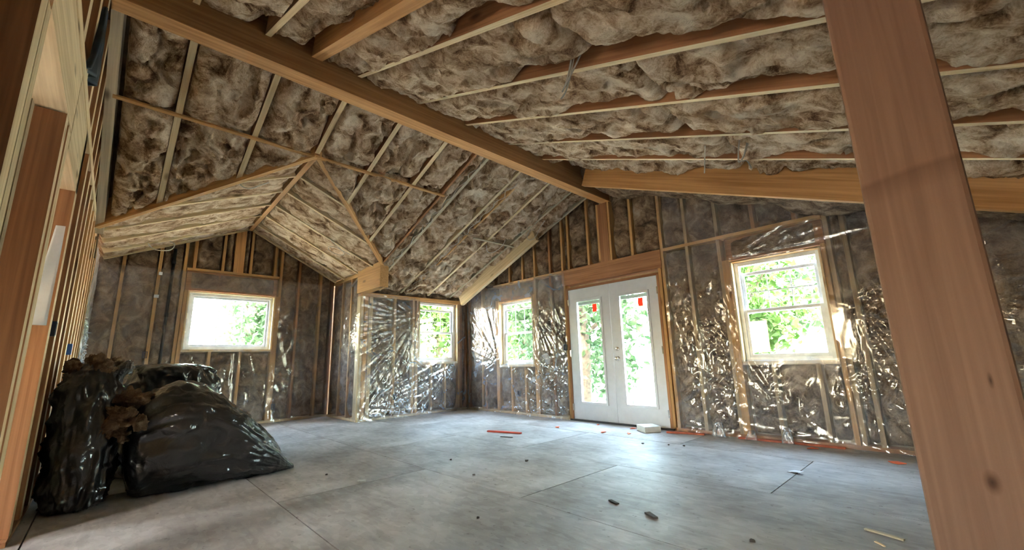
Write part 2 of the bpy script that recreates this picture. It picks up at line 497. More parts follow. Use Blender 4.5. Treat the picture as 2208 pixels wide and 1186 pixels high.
def rafter(name, p0, p1, w, d, upv, mat, parent):
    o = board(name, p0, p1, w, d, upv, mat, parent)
    o.data.materials.append(W_RED)  # side faces get a darker wood: their shade is put into the colour
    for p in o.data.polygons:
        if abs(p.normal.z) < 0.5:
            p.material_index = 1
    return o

def gridmesh(name, P, mask=None):
    nu, nv = P.shape[:2]
    idx = np.arange(nu * nv).reshape(nu, nv)
    q = np.stack([idx[:-1, :-1], idx[1:, :-1], idx[1:, 1:], idx[:-1, 1:]], -1)
    if mask is not None:
        q = q[mask]
    q = q.reshape(-1, 4)
    me = bpy.data.meshes.new(name)
    me.vertices.add(nu * nv)
    me.vertices.foreach_set('co', P.reshape(-1).astype(np.float32))
    me.loops.add(q.size)
    me.loops.foreach_set('vertex_index', q.reshape(-1).astype(np.int32))
    me.polygons.add(len(q))
    me.polygons.foreach_set('loop_start', np.arange(0, q.size, 4, dtype=np.int32))
    me.polygons.foreach_set('loop_total', np.full(len(q), 4, dtype=np.int32))
    me.polygons.foreach_set('use_smooth', np.ones(len(q), dtype=bool))
    me.update()
    if mask is not None:
        bm = bmesh.new(); bm.from_mesh(me)
        bmesh.ops.delete(bm, geom=[v for v in bm.verts if not v.link_faces], context='VERTS')
        bm.to_mesh(me); bm.free()
    return me

_seed = [0]
def batt(parent, c00, c10, c11, c01, n, mat, bulge=0.03, amp=0.03, e0=0.03, e1=0.03, eu=0.03, res=0.02, freq=5.0, fold=0.0, name='insulation_batt'):
    """a soft batt between framing: corners run along u (00->10) and v (00->01), n points into the room"""
    c00, c10, c11, c01, n = [np.array(a, float) for a in (c00, c10, c11, c01, n)]
    n = n / np.linalg.norm(n)
    Lu = max(np.linalg.norm(c10 - c00), np.linalg.norm(c11 - c01)); Lv = max(np.linalg.norm(c01 - c00), np.linalg.norm(c11 - c10))
    nu = max(4, int(Lu / res)); nv = max(4, int(Lv / res))
    s = np.linspace(0, 1, nu)[:, None, None]; t = np.linspace(0, 1, nv)[None, :, None]
    P = c00 * (1 - s) * (1 - t) + c10 * s * (1 - t) + c11 * s * t + c01 * (1 - s) * t
    X, Y, Z = P[..., 0], P[..., 1], P[..., 2]
    _seed[0] += 11
    sd = _seed[0]
    s2, t2 = s[..., 0], t[..., 0]
    dv0 = t2 * Lv + 0 * s2; dv1 = (1 - t2) * Lv + 0 * s2
    lu = np.linalg.norm(c11 - c01) * t2 + np.linalg.norm(c10 - c00) * (1 - t2)
    du = np.minimum(s2, 1 - s2) * lu
    dm = np.minimum(dv0, dv1)
    wx = 0.07 * vnoise(X * 7, Y * 7, Z * 7, sd + 30); wy = 0.07 * vnoise(X * 7 + 31, Y * 7, Z * 7, sd + 31)
    QX, QY = X + wx, Y + wy
    big = fbm(QX * 2.3, QY * 3.0, Z * 3.0, sd, 3, 0.5)
    lowf = fbm(X * 1.3, Y * 1.3, Z * 1.3, sd + 50, 2)
    mid = fbm(QX * freq, QY * freq * 1.3, Z * freq, sd + 12, 4, 0.55)
    lay = (big * 1.1 + 0.45 * mid) * 2.6
    fr = lay - np.floor(lay)
    ter = np.floor(lay) + np.clip((fr - 0.62) / 0.38, 0, 1) ** 2
    d = bulge * (1 - np.exp(-dm / 0.07)) * (1 + 0.6 * lowf) + amp * (0.34 * ter + 0.55 * mid) + amp * 0.30 * fbm(X * 19, Y * 30, Z * 30, sd + 60, 2)
    hole = fbm(QX * freq * 0.8, QY * freq * 1.9, Z * freq, sd + 77, 3)
    d = d - amp * 1.9 * np.clip((hole - 0.42) / 0.22, 0, 1)
    if fold > 0:
        fx = fbm(X * 2.2, Y * 2.2, Z * 2.2, sd + 91, 3)
        d = d + fold * np.clip(1 - np.abs(fx) * 6, 0, 1) * -1
    along = s2 * lu
    k0 = np.clip(0.5 + 1.1 * fbm(along * 1.6, 0 * t2 + 3.3, 0 * t2, sd + 5, 3), 0.12, 1.7)
    k1 = np.clip(0.36 + 1.5 * fbm(along * 1.5, 0 * t2 + 8.3, 0 * t2, sd + 6, 3), 0.0, 1.5)
    d = d - e0 * k0 * np.exp(-(dv0 / 0.055) ** 2) - e1 * k1 * np.exp(-(dv1 / 0.085) ** 2) - eu * np.exp(-(du / 0.05) ** 2)
    d[0, :] -= 0.1; d[-1, :] -= 0.1; d[:, 0] -= 0.1; d[:, -1] -= 0.1
    # slight sideways drag so tufts overhang
    P = P + n * d[..., None]
    me = gridmesh(name, P)
    return link(name, me, parent, mat)

def clean_norms(me):
    bm = bmesh.new(); bm.from_mesh(me)
    bmesh.ops.recalc_face_normals(bm, faces=bm.faces[:])
    bm.to_mesh(me); bm.free()

def tube(name, pts, r, mat, parent=None, seg=6, smooth_iter=2, taper=None):
    pts = [Vector(p) for p in pts]
    for _ in range(smooth_iter):
        q = [pts[0]]
        for a, b in zip(pts[:-1], pts[1:]):
            q += [a * 0.75 + b * 0.25, a * 0.25 + b * 0.75]
        q.append(pts[-1]); pts = q
    v, f = [], []
    prev = None
    for i, p in enumerate(pts):
        t = (pts[min(i + 1, len(pts) - 1)] - pts[max(i - 1, 0)]).normalized()
        a = prev if prev is not None else Vector((0.3, 0.2, 0.93))
        nrm = (a - t * a.dot(t))
        if nrm.length < 1e-4: nrm = t.orthogonal()
        nrm.normalize(); prev = nrm
        bi = t.cross(nrm)
        rr = r if taper is None else r * (1 + (taper - 1) * i / (len(pts) - 1))
        for k in range(seg):
            an = 2 * math.pi * k / seg
            v.append(p + (nrm * math.cos(an) + bi * math.sin(an)) * rr)
    for i in range(len(pts) - 1):
        for k in range(seg):
            f.append((i * seg + k, i * seg + (k + 1) % seg, (i + 1) * seg + (k + 1) % seg, (i + 1) * seg + k))
    f.append(tuple(range(seg))[::-1]); f.append(tuple((len(pts) - 1) * seg + k for k in range(seg)))
    me = pydata(name, v, f)
    o = link(name, me, parent, mat, smooth=True)
    if parent is not None:
        o.location = -Vector(parent.location)
    return o

# ------------------------------------------------------------------ geometry of the house
D = 5.42          # room face of the door wall
XA = -7.13        # room face of the wall with window 2
XB = -8.45        # room face of the wing's gable wall
YW = 3.10         # room face of the wing's side wall
YL = -0.30        # room face of the stud wall on the left
ML, MR = 0.385, -0.388
ZL = lambda x: 2.25 + ML * (x + 7.13)
ZR = lambda x: 3.55 + MR * (x + 3.4)
NL = np.array([ML, 0, -1.0]); NL /= np.linalg.norm(NL)     # into the room
NR = np.array([MR, 0, -1.0]); NR /= np.linalg.norm(NR)
XR = 1.7
YB = -4.2         # back of the house behind the camera

# ---- floor
floor = box('floor', (-9.0, YB - 0.1, -0.20), (XR + 0.4, D + 0.25, -0.02), M_DARK)
tag(floor, 'dusty grey wood panel subfloor of the whole room', 'floor', kind='structure')
rows = [(-4.2, -2.68, 0.6), (-2.68, -1.46, 0), (-1.46, -0.24, 1.22), (-0.24, 0.98, 0.15), (0.98, 2.2, -1.07), (2.2, 3.42, 0.15), (3.42, 4.64, -1.07), (4.64, 5.6, 0.15)]
for y0, y1, ph in rows:
    x = ph + 2.44 * 4
    while x > -9.0:
        a, b2 = max(x - 2.44, -8.6), min(x, XR + 0.1)
        if b2 - a > 0.05 and not (y0 > YW - 0.2 and b2 < XA - 0.2):
            h = rnd.uniform(-0.0012, 0.0012)
            box('osb_panel', (a + 0.004, y0 + 0.004, -0.02), (b2 - 0.004, y1 - 0.004, h), M_OSB, floor)
        x -= 2.44

# ---- ceilings: deck on top, rafters and batts below
def slab(name, pts, th, mat, parent=None):
    """thick plate over a polygon, raised by th"""
    n = len(pts)
    v = [tuple(p) for p in pts] + [(p[0], p[1], p[2] + th) for p in pts]
    f = [tuple(range(n))[::-1], tuple(range(n, 2 * n))] + [(i, (i + 1) % n, n + (i + 1) % n, n + i) for i in range(n)]
    me = pydata(name, v, f); clean_norms(me)
    return link(name, me, parent, mat)

DK = 0.27   # rafter depth
ceil_r = slab('ceiling_right', [(-3.5, YB - 0.3, ZR(-3.5) + DK), (XR + 0.5, YB - 0.3, ZR(XR + 0.5) + DK), (XR + 0.5, D + 0.5, ZR(XR + 0.5) + DK), (-3.5, D + 0.5, ZR(-3.5) + DK)], 0.05, M_DECK)
tag(ceil_r, 'right roof slope packed with brown insulation between pale rafters', 'ceiling', kind='structure')
VF_R = (-6.37, 3.11); VF_L = (-6.32, -0.26); AP = (-4.57, 1.40)
ceil_l = slab('ceiling_left', [(-3.5, YB - 0.3, ZL(-3.5) + DK), (-3.5, D + 0.5, ZL(-3.5) + DK), (-7.7, D + 0.5, ZL(-7.7) + DK), (-7.7, YW, ZL(-7.7) + DK),
                               (VF_R[0], YW, ZL(VF_R[0]) + DK), (AP[0], AP[1], ZL(AP[0]) + DK), (VF_L[0], VF_L[1], ZL(VF_L[0]) + DK), (-7.7, -0.30, ZL(-7.7) + DK), (-7.7, YB - 0.3, ZL(-7.7) + DK)], 0.05, M_DECK)
tag(ceil_l, 'left roof slope with pale rafters and one cross strip over brown insulation', 'ceiling', kind='structure')
ZAP = 3.235; ZBP = 3.36; YBP = 1.56
ceil_wr = slab('ceiling_wing_right', [(AP[0], AP[1], ZAP + DK), (VF_R[0], VF_R[1], 2.54 + DK), (-8.7, VF_R[1] + 0.3, 2.42 + DK), (-8.7, YBP, ZBP + DK)], 0.05, M_DECK)
tag(ceil_wr, 'right slope of the small wing ceiling above the side wall', 'ceiling', kind='structure')
ceil_wl = slab('ceiling_wing_left', [(AP[0], AP[1], ZAP + DK), (-8.7, YBP, ZBP + DK), (-8.7, YL - 0.1, 2.57 + DK), (VF_L[0], VF_L[1], 2.56 + DK)], 0.05, M_DECK)
tag(ceil_wl, 'left slope of the small wing ceiling, pale in the window light', 'ceiling', kind='structure')

UPR = -NR; UPL = -NL
RW = 0.042
# right slope
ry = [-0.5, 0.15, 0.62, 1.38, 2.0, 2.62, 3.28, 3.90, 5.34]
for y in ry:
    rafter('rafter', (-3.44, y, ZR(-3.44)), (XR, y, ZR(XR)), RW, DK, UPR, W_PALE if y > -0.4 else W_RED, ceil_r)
edges = [-0.5, 0.15, 0.62, 1.0, 1.38, 2.0, 2.62, 3.28, 3.90, 4.53]
for y0, y1 in zip(edges[:-1], edges[1:]):
    a, b2 = y0 + 0.02, y1 - 0.02
    if y0 == 3.90:
        xs, bg, am, e0, e1 = -3.42, -0.10, 0.03, -0.06, 0.06
    elif y0 == 0.62:
        xs, bg, am, e0, e1 = -3.43, -0.02, 0.03, 0.03, 0.22
    else:
        xs, bg, am, e0, e1 = -3.43, 0.018, 0.025, 0.05, 0.17
    for (xa, xb) in ((xs, -1.18 - 0.12 * math.sin(y0 * 5)), (-1.18 - 0.12 * math.sin(y0 * 5) + 0.01, XR)):
        batt(ceil_r, (xa, a, ZR(xa)), (xb, a, ZR(xb)), (xb, b2, ZR(xb)), (xa, b2, ZR(xa)), NR, M_INS, bg, am, e0, e1, 0.05, 0.0165)
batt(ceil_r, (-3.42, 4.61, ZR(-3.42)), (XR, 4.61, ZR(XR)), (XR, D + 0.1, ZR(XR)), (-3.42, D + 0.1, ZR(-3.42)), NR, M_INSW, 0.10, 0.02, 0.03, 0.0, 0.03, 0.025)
# left slope rafters
def valx(y):
    if y >= AP[1]:
        return AP[0] + (VF_R[0] - AP[0]) * (y - AP[1]) / (VF_R[1] - AP[1]) if y < VF_R[1] else XA
    return AP[0] + (VF_L[0] - AP[0]) * (AP[1] - y) / (AP[1] - VF_L[1])
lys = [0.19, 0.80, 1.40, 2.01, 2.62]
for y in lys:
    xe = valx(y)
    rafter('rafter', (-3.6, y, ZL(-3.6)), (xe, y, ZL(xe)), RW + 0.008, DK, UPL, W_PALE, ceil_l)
for y, w, m in ((3.08, 0.03, W_RED), (3.27, RW, W_GREY), (3.86, RW, W_PALE), (4.02, 0.03, W_ORANGE), (4.46, RW, W_PALE), (4.98, RW, W_GREY), (5.37, RW, W_GREY)):
    xe = XA if y > 3.1 else -6.3
    board('rafter', (-3.6, y, ZL(-3.6)), (xe, y, ZL(xe)), w, DK, UPL, m, ceil_l)
# rafter against the stud wall
board('rafter', (-3.6, -0.262, ZL(-3.6)), (-6.5, -0.262, ZL(-6.5) - 0.02), 0.07, DK, UPL, W_GREY, ceil_l)
# batts on the left slope, cut by the valleys and split at the cross strip
led = [-0.22, 0.19, 0.80, 1.40, 2.01, 2.62, 3.08]
for y0, y1 in zip(led[:-1], led[1:]):
    a, b2 = y0 + 0.025, y1 - 0.02
    for seg in (0, 1):
        xt0, xt1 = (-3.58, -3.58) if seg == 0 else (-4.58, -4.58)
        xb0, xb1 = (-4.57, -4.57) if seg == 0 else (valx(a) + 0.02, valx(b2) + 0.02)
        if seg == 1 and max(xt0 - xb0, xt1 - xb1) < 0.08:
            continue
        batt(ceil_l, (xt0, a, ZL(xt0)), (xt0, b2, ZL(xt0)), (xb1, b2, ZL(xb1)), (xb0, a, ZL(xb0)), NL, M_INS, 0.03, 0.034, 0.03, 0.03, 0.04, 0.017)
for y0, y1 in ((3.29, 3.86), (3.88, 4.46), (4.48, 4.98), (5.0, 5.36)):
    for xt, xb in ((-3.58, -5.27), (-5.29, XA - 0.02)):
        batt(ceil_l, (xt, y0, ZL(xt)), (xt, y1, ZL(xt)), (xb, y1, ZL(xb)), (xb, y0, ZL(xb)), NL, M_INS, 0.03, 0.036, 0.06, 0.06, 0.04, 0.018, fold=0.03)
batt(ceil_l, (-3.58, 3.09, ZL(-3.58)), (-3.58, 3.25, ZL(-3.58)), (XA, 3.25, ZL(XA)), (-6.4, 3.09, ZL(-6.4)), NL, M_INS, 0.0, 0.03, 0.05, 0.05, 0.04, 0.02)
# cross strip and the ragged end of it
board('cross_strip', (-4.57, -0.25, ZL(-4.57) - 0.022), (-4.60, 3.12, ZL(-4.60) - 0.022), 0.032, 0.022, UPL, W_ORANGE, ceil_l)
board('cross_strip', (-5.27, 4.15, ZL(-5.27) - 0.02), (-5.27, 5.15, ZL(-5.27) - 0.02), 0.03, 0.02, UPL, W_GREY, ceil_l)
# valley boards
def zval(p, side):
    return ZL(p[0])
board('valley_board', (AP[0], AP[1], ZL(AP[0]) - 0.012), (VF_R[0], VF_R[1], ZL(VF_R[0]) - 0.012), 0.05, 0.28, (0, 0, 1), W_ORANGE, ceil_l)
board('valley_board', (AP[0], AP[1], ZL(AP[0]) - 0.03), (VF_L[0] - 0.05, VF_L[1] - 0.02, ZL(VF_L[0]) - 0.06), 0.05, 0.30, (0, 0, 1), W_ORANGE, ceil_l)
# wing rafters and batts
def wz(y, x, side):
    """height of the wing ceiling"""
    k = (x - AP[0]) / (-8.45 - AP[0]); yr = AP[1] + (YBP - AP[1]) * k; zr = ZAP + (ZBP - ZAP) * k
    yf = VF_R[1] if side > 0 else VF_L[1]
    zf = 2.545
    return zr + (zf - zr) * (y - yr) / (yf - yr)
def wyr(x):
    k = (x - AP[0]) / (-8.45 - AP[0]); return AP[1] + (YBP - AP[1]) * k
def valy(x, side):
    vf = VF_R if side > 0 else VF_L
    k = (x - AP[0]) / (vf[0] - AP[0])
    return AP[1] + (vf[1] - AP[1]) * min(1, k)
wxs = [-5.3, -5.95, -6.63, -7.28, -7.92, -8.36]
for side, root in ((1, ceil_wr), (-1, ceil_wl)):
    nrm = np.array([0, -0.41 * side, -1.0])
    for x in wxs:
        ya, yb = wyr(x) + 0.03 * side, valy(x, side) - (0.02 * side)
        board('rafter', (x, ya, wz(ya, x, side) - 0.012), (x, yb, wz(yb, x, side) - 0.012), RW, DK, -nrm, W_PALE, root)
    we = [-4.62] + wxs + [-8.46]
    for xa, xb in zip(we[:-1], we[1:]):
        xa2, xb2 = xa - 0.022, xb + 0.022
        p = lambda x, y: (x, y, wz(y, x, side))
        batt(root, p(xa2, wyr(xa2) + 0.03 * side), p(xa2, valy(xa2, side)), p(xb2, valy(xb2, side)), p(xb2, wyr(xb2) + 0.03 * side), nrm, M_INS, -0.006, 0.010, 0.02, 0.02, 0.03, 0.02, 4.0)

# ---- heavy beams and posts
def beam_tag(o, label, cat='beam'):
    return tag(o, label, cat, kind='structure')
def faced(o, m, test):
    o.data.materials.append(m)
    for p in o.data.polygons:
        if test(p.normal):
            p.material_index = 1
    return o
beam_tag(faced(box('ridge_beam', (-3.60, -0.28, 3.36), (-3.44, D + 0.02, 3.76), W_LAM, axis=1, bev=0.004), W_LAM_SHADE, lambda n: abs(n.y) > 0.8), 'long laminated ridge beam running from the stud wall to the door wall')
o = board('wing_ridge_beam', (AP[0] + 0.02, AP[1], ZAP - 0.012), (XB + 0.02, YBP, ZBP - 0.012), 0.06, 0.26, (0, 0, 1), W_LAM)
beam_tag(o, 'short ridge board of the wing above the wide window')
o = board('rafter_beam', (-3.44, 1.0, ZR(-3.44) - 0.01), (XR, 1.0, ZR(XR) - 0.01), 0.09, 0.30, UPR, W_LAM)
beam_tag(o, 'deep doubled rafter beam meeting the ridge beam high at the top edge')
o = board('gable_beam', (-3.30, 4.57, ZR(-3.30) - 0.185), (XR, 4.57, ZR(XR) - 0.185), 0.07, 0.40, UPR, W_LAM)
beam_tag(o, 'brown gable beam sloping above the French doors and the right window')
o = board('gable_beam', (-4.72, 5.12, ZL(-4.72) - 0.22), (XA + 0.25, 5.12, ZL(XA + 0.25) - 0.27), 0.07, 0.40, UPL, W_PALE)
beam_tag(o, 'pale gable beam dropping to the room corner beside the narrow window')
o = box('corner_beam', (XA - 0.08, YW - 0.05, 2.18), (-6.34, YW + 0.10, 2.60), W_ORANGE)
beam_tag(o, 'short orange header beam over the outside corner of the wing')
o = box('post', (-0.09, 1.07, -0.01), (0.055, 1.215, 2.24), W_POST, axis=2, bev=0.008)
beam_tag(o, 'thick reddish timber post close by on the right', 'post')

# ---- walls
def wall(name, label):
    e = empty(name)
    tag(e, label, 'wall', kind='structure')
    return e

# door wall -------------------------------------------------------------
wd = wall('wall_right', 'long insulated wall with the French doors and two tall windows')
SD = 0.14
def dstud(x, z0, z1, w=0.04, m=None, y0=D, d=SD, name='stud'):
    return box(name, (x - w / 2, y0, z0), (x + w / 2, y0 + d, z1), m or W_ORANGE, wd, axis=2)
def roofz(x):
    return (ZL(x) if x < -3.52 else ZR(x)) + 0.1
OPEN_D = [(-6.10, -5.18, 0.87, 2.06), (-4.38, -2.76, -0.02, 2.085), (-1.80, -0.88, 0.86, 2.06)]
# sheathing outside with true openings, one panel between openings
def sheath(x0, x1, z0, z1):
    if x1 - x0 > 0.01 and z1 - z0 > 0.01:
        box('sheathing', (x0, D + SD, z0), (x1, D + SD + 0.02, z1), M_SHEATH, wd)
xs = [-7.3] + [v for o_ in OPEN_D for v in o_[:2]] + [XR + 0.1]
for i in range(0, len(xs), 2):
    for a in np.arange(xs[i], xs[i + 1], 1.22):
        sheath(a, min(a + 1.22, xs[i + 1]), -0.2, 4.0)
for x0, x1, z0, z1 in OPEN_D:
    sheath(x0, x1, -0.2, z0); sheath(x0, x1, z1, 4.0)
box('bottom_plate', (-7.13, D, 0), (-4.42, D + SD, 0.04), W_PALE, wd)
box('bottom_plate', (-2.72, D, 0), (XR, D + SD, 0.04), W_RED, wd)
for a, b2 in ((-6.25, -5.13), (-5.09, -4.47), (-2.65, -0.83)):
    box('top_plate', (a, D - 0.004, 2.375), (b2, D + SD, 2.415), W_ORANGE, wd)
hd = box('door_header', (-4.47, D - 0.01, 2.15), (-2.68, D + SD, 2.41), W_RED, wd)
hd['label'] = 'wide reddish header over the French doors'
box('window_header', (-6.1, D + 0.06, 2.10), (-5.18, D + SD, 2.37), W_RED, wd)
box('window_header', (-1.85, D + 0.06, 2.09), (-0.84, D + SD, 2.37), W_RED, wd)
# full studs
for x, m in ((-7.05, W_RED), (-6.62, W_ORANGE), (-5.11, W_ORANGE), (-4.74, W_RED), (-2.66, W_ORANGE), (-2.31, W_TAN), (-1.91, W_TAN), (-0.80, W_TAN), (-0.66, W_TAN), (-0.25, W_RED), (0.16, W_RED), (0.57, W_RED), (0.98, W_RED), (1.4, W_RED)):
    dstud(x, 0.04, roofz(x), m=m)
# trimmers and cripples
for x, z0, z1 in ((-6.125, 0.04, 2.1), (-6.17, 0.04, 2.1), (-5.155, 0.04, 2.1), (-4.43, 0, 2.15), (-2.72, 0, 2.15), (-1.83, 0.04, 2.09), (-1.87, 0.04, 2.09), (-0.855, 0.04, 2.09)):
    dstud(x, z0, z1)
for x in (-5.78, -5.42):
    dstud(x, 0.04, 0.83); dstud(x, 2.415, roofz(x))
for x in (-4.45, -4.31, -3.9, -3.11):
    dstud(x, 2.415, roofz(x))
for x in (-1.49, -1.07):
    dstud(x, 0.04, 0.83, m=W_TAN); dstud(x, 2.415, roofz(x), m=W_RED)
dstud(-6.05 - 0.45, 0.04, 0.9, m=W_RED)
dstud(-3.685, 2.415, 3.37, 0.035); dstud(-3.475, 2.415, 3.37, 0.035)
box('sill_plate', (-6.1, D, 0.83), (-5.18, D + SD, 0.87), W_PALE, wd)
box('sill_plate', (-1.80, D, 0.82), (-0.88, D + SD, 0.86), W_PALE, wd)
# reveals in pale jamb wood around the windows
for x0, x1, z0, z1 in (OPEN_D[0], OPEN_D[2]):
    box('jamb', (x0 - 0.002, D - 0.015, z0), (x0 + 0.018, D + 0.09, z1), W_PALE, wd, axis=2)
    box('jamb', (x1 - 0.018, D - 0.015, z0), (x1 + 0.002, D + 0.09, z1), W_PALE, wd, axis=2)
    box('jamb', (x0, D - 0.015, z1 - 0.015), (x1, D + 0.09, z1 + 0.004), W_ORANGE, wd)
o = box('ridge_post', (-3.665, D - 0.005, 2.41), (-3.495, D + SD, 3.36), W_RED, axis=2)
beam_tag(o, 'short brown post carrying the far end of the ridge beam', 'post')
# batts
def dbatt(x0, x1, z0, z1, z1b=None, **kw):
    z1b = z1 if z1b is None else z1b
    a = dict(bulge=0.012, amp=0.014, e0=0.03, e1=0.03, eu=0.02, res=0.024, freq=5.5)
    a.update(kw)
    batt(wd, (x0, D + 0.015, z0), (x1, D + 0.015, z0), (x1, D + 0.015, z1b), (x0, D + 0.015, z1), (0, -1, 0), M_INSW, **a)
def cols(lst, z0, z1=None):
    for a, b2 in zip(lst[:-1], lst[1:]):
        a2, b3 = a + 0.021, b2 - 0.021
        if z1 is None:
            dbatt(a2, b3, z0, roofz(a2), roofz(b3))
        else:
            dbatt(a2, b3, z0, z1)
cols([-7.13, -7.05, -6.62, -6.2], 0.05, 2.38)
cols([-5.11, -4.74, -4.46], 0.05, 2.38)
cols([-2.66, -2.31, -1.91], 0.05, 2.38)
cols([-6.1, -5.78, -5.42, -5.18], 0.05, 0.82)
cols([-1.80, -1.49, -1.07, -0.88], 0.05, 0.82)
cols([-0.80, -0.66, -0.25, 0.16, 0.57, 0.98, 1.4], 0.05)
dbatt(-6.08, -5.2, 2.11, 2.37, amp=0.01)
dbatt(-1.80, -0.9, 2.10, 2.37, amp=0.01)
cols([-7.0, -6.62, -6.2, -5.78, -5.42, -5.11, -4.74, -4.45, -4.31, -3.9, -3.7], 2.42)
cols([-3.46, -3.11, -2.66, -2.31, -1.91, -1.49, -1.07, -0.80], 2.42)

# wall with window 2 ------------------------------------------------------
wa = wall('wall_back', 'plastic covered eave wall with one tall window in the middle of the picture')
O2 = (4.26, 5.18, 0.96, 2.12)
def astud(y, z0, z1, w=0.04, m=None):
    return box('stud', (XA - SD, y - w / 2, z0), (XA, y + w / 2, z1), m or W_ORANGE, wa, axis=2)
for a, b2, z0, z1 in ((YW + 0.005, O2[0], -0.2, 2.6), (O2[1], D + 0.2, -0.2, 2.6), (O2[0], O2[1], -0.2, O2[2]), (O2[0], O2[1], O2[3], 2.6)):
    box('sheathing', (XA - SD - 0.02, a, z0), (XA - SD, b2, z1), M_SHEATH, wa, axis=1)
box('bottom_plate', (XA - SD, YW, 0), (XA, D, 0.04), W_PALE, wa, axis=1)
box('top_plate', (XA - SD, YW, 2.13), (XA + 0.004, D, 2.20), W_ORANGE, wa, axis=1)
for y, z1, m in ((3.12, 2.13, W_PALE), (3.2, 2.13, W_ORANGE), (3.29, 2.13, W_PALE), (3.76, 2.13, W_ORANGE), (4.15, 2.13, W_ORANGE), (4.23, 2.13, W_ORANGE), (5.21, 2.13, W_ORANGE), (5.27, 2.13, W_RED), (5.40, 2.13, W_RED)):
    astud(y, 0.04, z1, 0.06 if y < 3.6 else 0.045, m)
for y in (4.56, 4.88):
    astud(y, 0.04, 0.92)
box('sill_plate', (XA - SD, O2[0], 0.92), (XA, O2[1], 0.96), W_PALE, wa, axis=1)
for y in (O2[0], O2[1] - 0.018):
    box('jamb', (XA - 0.09, y, O2[2]), (XA + 0.015, y + 0.018, O2[3]), W_PALE, wa, axis=2)
def abatt(y0, y1, z0, z1):
    batt(wa, (XA - 0.015, y0, z0), (XA - 0.015, y1, z0), (XA - 0.015, y1, z1), (XA - 0.015, y0, z1), (1, 0, 0), M_INSW, 0.012, 0.014, 0.03, 0.03, 0.02, 0.024, 5.5)
for a, b2 in ((3.33, 3.74), (3.79, 4.12)):
    abatt(a, b2, 0.05, 2.12)
for a, b2 in ((4.27, 4.54), (4.58, 4.86), (4.90, 5.18)):
    abatt(a, b2, 0.05, 0.91)
abatt(5.3, 5.38, 0.05, 2.12)
for a, b2 in ((3.3, 3.84), (3.9, 4.44), (4.5, 4.96), (5.0, 5.36)):
    abatt(a, b2, 2.2, 2.34)

# wing side wall ------------------------------------------------------------
ws = wall('wall_wing_side', 'short side wall of the wing left of the outside corner')
box('sheathing', (XB, YW + SD, -0.2), (XA - SD, YW + SD + 0.02, 2.9), M_SHEATH, ws)
box('bottom_plate', (XB, YW, 0), (XA - 0.02, YW + SD, 0.04), W_PALE, ws)
box('top_plate', (XB, YW, 2.5), (XA, YW + SD, 2.57), W_ORANGE, ws)
for x in (-8.40, -7.98, -7.58, -7.19):
    box('stud', (x - 0.02, YW + (0.01 if x < -8.3 else 0), 0.04), (x + 0.02, YW + SD, 2.5), W_RED if x < -8.3 else W_ORANGE, ws, axis=2)
for a, b2 in ((-8.38, -8.0), (-7.96, -7.6), (-7.56, -7.21)):
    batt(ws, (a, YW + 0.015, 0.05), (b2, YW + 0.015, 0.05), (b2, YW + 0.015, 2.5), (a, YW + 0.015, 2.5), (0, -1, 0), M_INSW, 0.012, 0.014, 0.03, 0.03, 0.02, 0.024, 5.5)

# wing gable wall -----------------------------------------------------------
wb = wall('wall_wing', 'far gable wall of the wing around the wide picture window')
O1 = (0.79, 2.06, 1.25, 2.17)
def bz(y):
    return wz(y, XB, 1 if y > YBP else -1) + 0.1
def bstud(y, z0, z1, w=0.04, m=None):
    return box('stud', (XB - SD, y - w / 2, z0), (XB, y + w / 2, z1), m or W_ORANGE, wb, axis=2)
for a, b2, z0, z1 in ((YL - 0.2, O1[0], -0.2, 3.9), (O1[1], YW + 0.2, -0.2, 3.9), (O1[0], O1[1], -0.2, O1[2]), (O1[0], O1[1], O1[3], 3.9)):
    box('sheathing', (XB - SD - 0.02, a, z0), (XB - SD, b2, z1), M_SHEATH, wb, axis=1)
box('bottom_plate', (XB - SD, YL, 0), (XB, YW, 0.04), W_PALE, wb, axis=1)
box('top_plate', (XB - SD, 0.74, 2.53), (XB + 0.004, 2.10, 2.57), W_ORANGE, wb, axis=1)
box('window_header', (XB - SD, 0.75, 2.21), (XB - 0.06, 2.09, 2.53), W_RED, wb, axis=1)
for y, m in ((-0.02, W_ORANGE), (0.40, W_ORANGE), (0.71, W_ORANGE), (2.13, W_ORANGE), (2.45, W_RED), (2.85, W_ORANGE), (3.08, W_BROWN)):
    bstud(y, 0.04, bz(y), m=m)
for y in (0.765, 2.085):
    bstud(y, 0.04, 2.2, 0.05)
for y in (0.83, 1.22, 1.63, 2.02):
    bstud(y, 2.57, bz(y))
for y in (1.17, 1.60):
    bstud(y, 0.04, 1.21)
o = box('ridge_post', (XB - SD, 1.37, 2.57), (XB + 0.006, 1.52, 3.34), W_LAM, axis=2)
beam_tag(o, 'wide orange post under the wing ridge above the picture window', 'post')
box('sill_plate', (XB - SD, O1[0], 1.21), (XB, O1[1], 1.25), W_PALE, wb, axis=1)
for y in (O1[0] - 0.002, O1[1] - 0.02):
    box('jamb', (XB - 0.07, y, O1[2]), (XB + 0.015, y + 0.022, O1[3]), W_PALE, wb, axis=2)
box('jamb', (XB - 0.07, O1[0], O1[3]), (XB + 0.015, O1[1], O1[3] + 0.02), W_PALE, wb, axis=1)
def bbatt(y0, y1, z0, z1, z1b=None):
    z1b = z1 if z1b is None else z1b
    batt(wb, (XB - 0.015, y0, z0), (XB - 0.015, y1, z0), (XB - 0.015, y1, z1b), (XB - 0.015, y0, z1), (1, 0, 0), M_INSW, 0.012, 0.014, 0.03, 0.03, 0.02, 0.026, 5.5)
for a, b2 in ((YL, -0.04), (0.0, 0.38), (0.42, 0.69), (2.15, 2.43), (2.47, 2.83), (2.87, 3.04)):
    bbatt(a, b2, 0.05, bz(a), bz(b2))
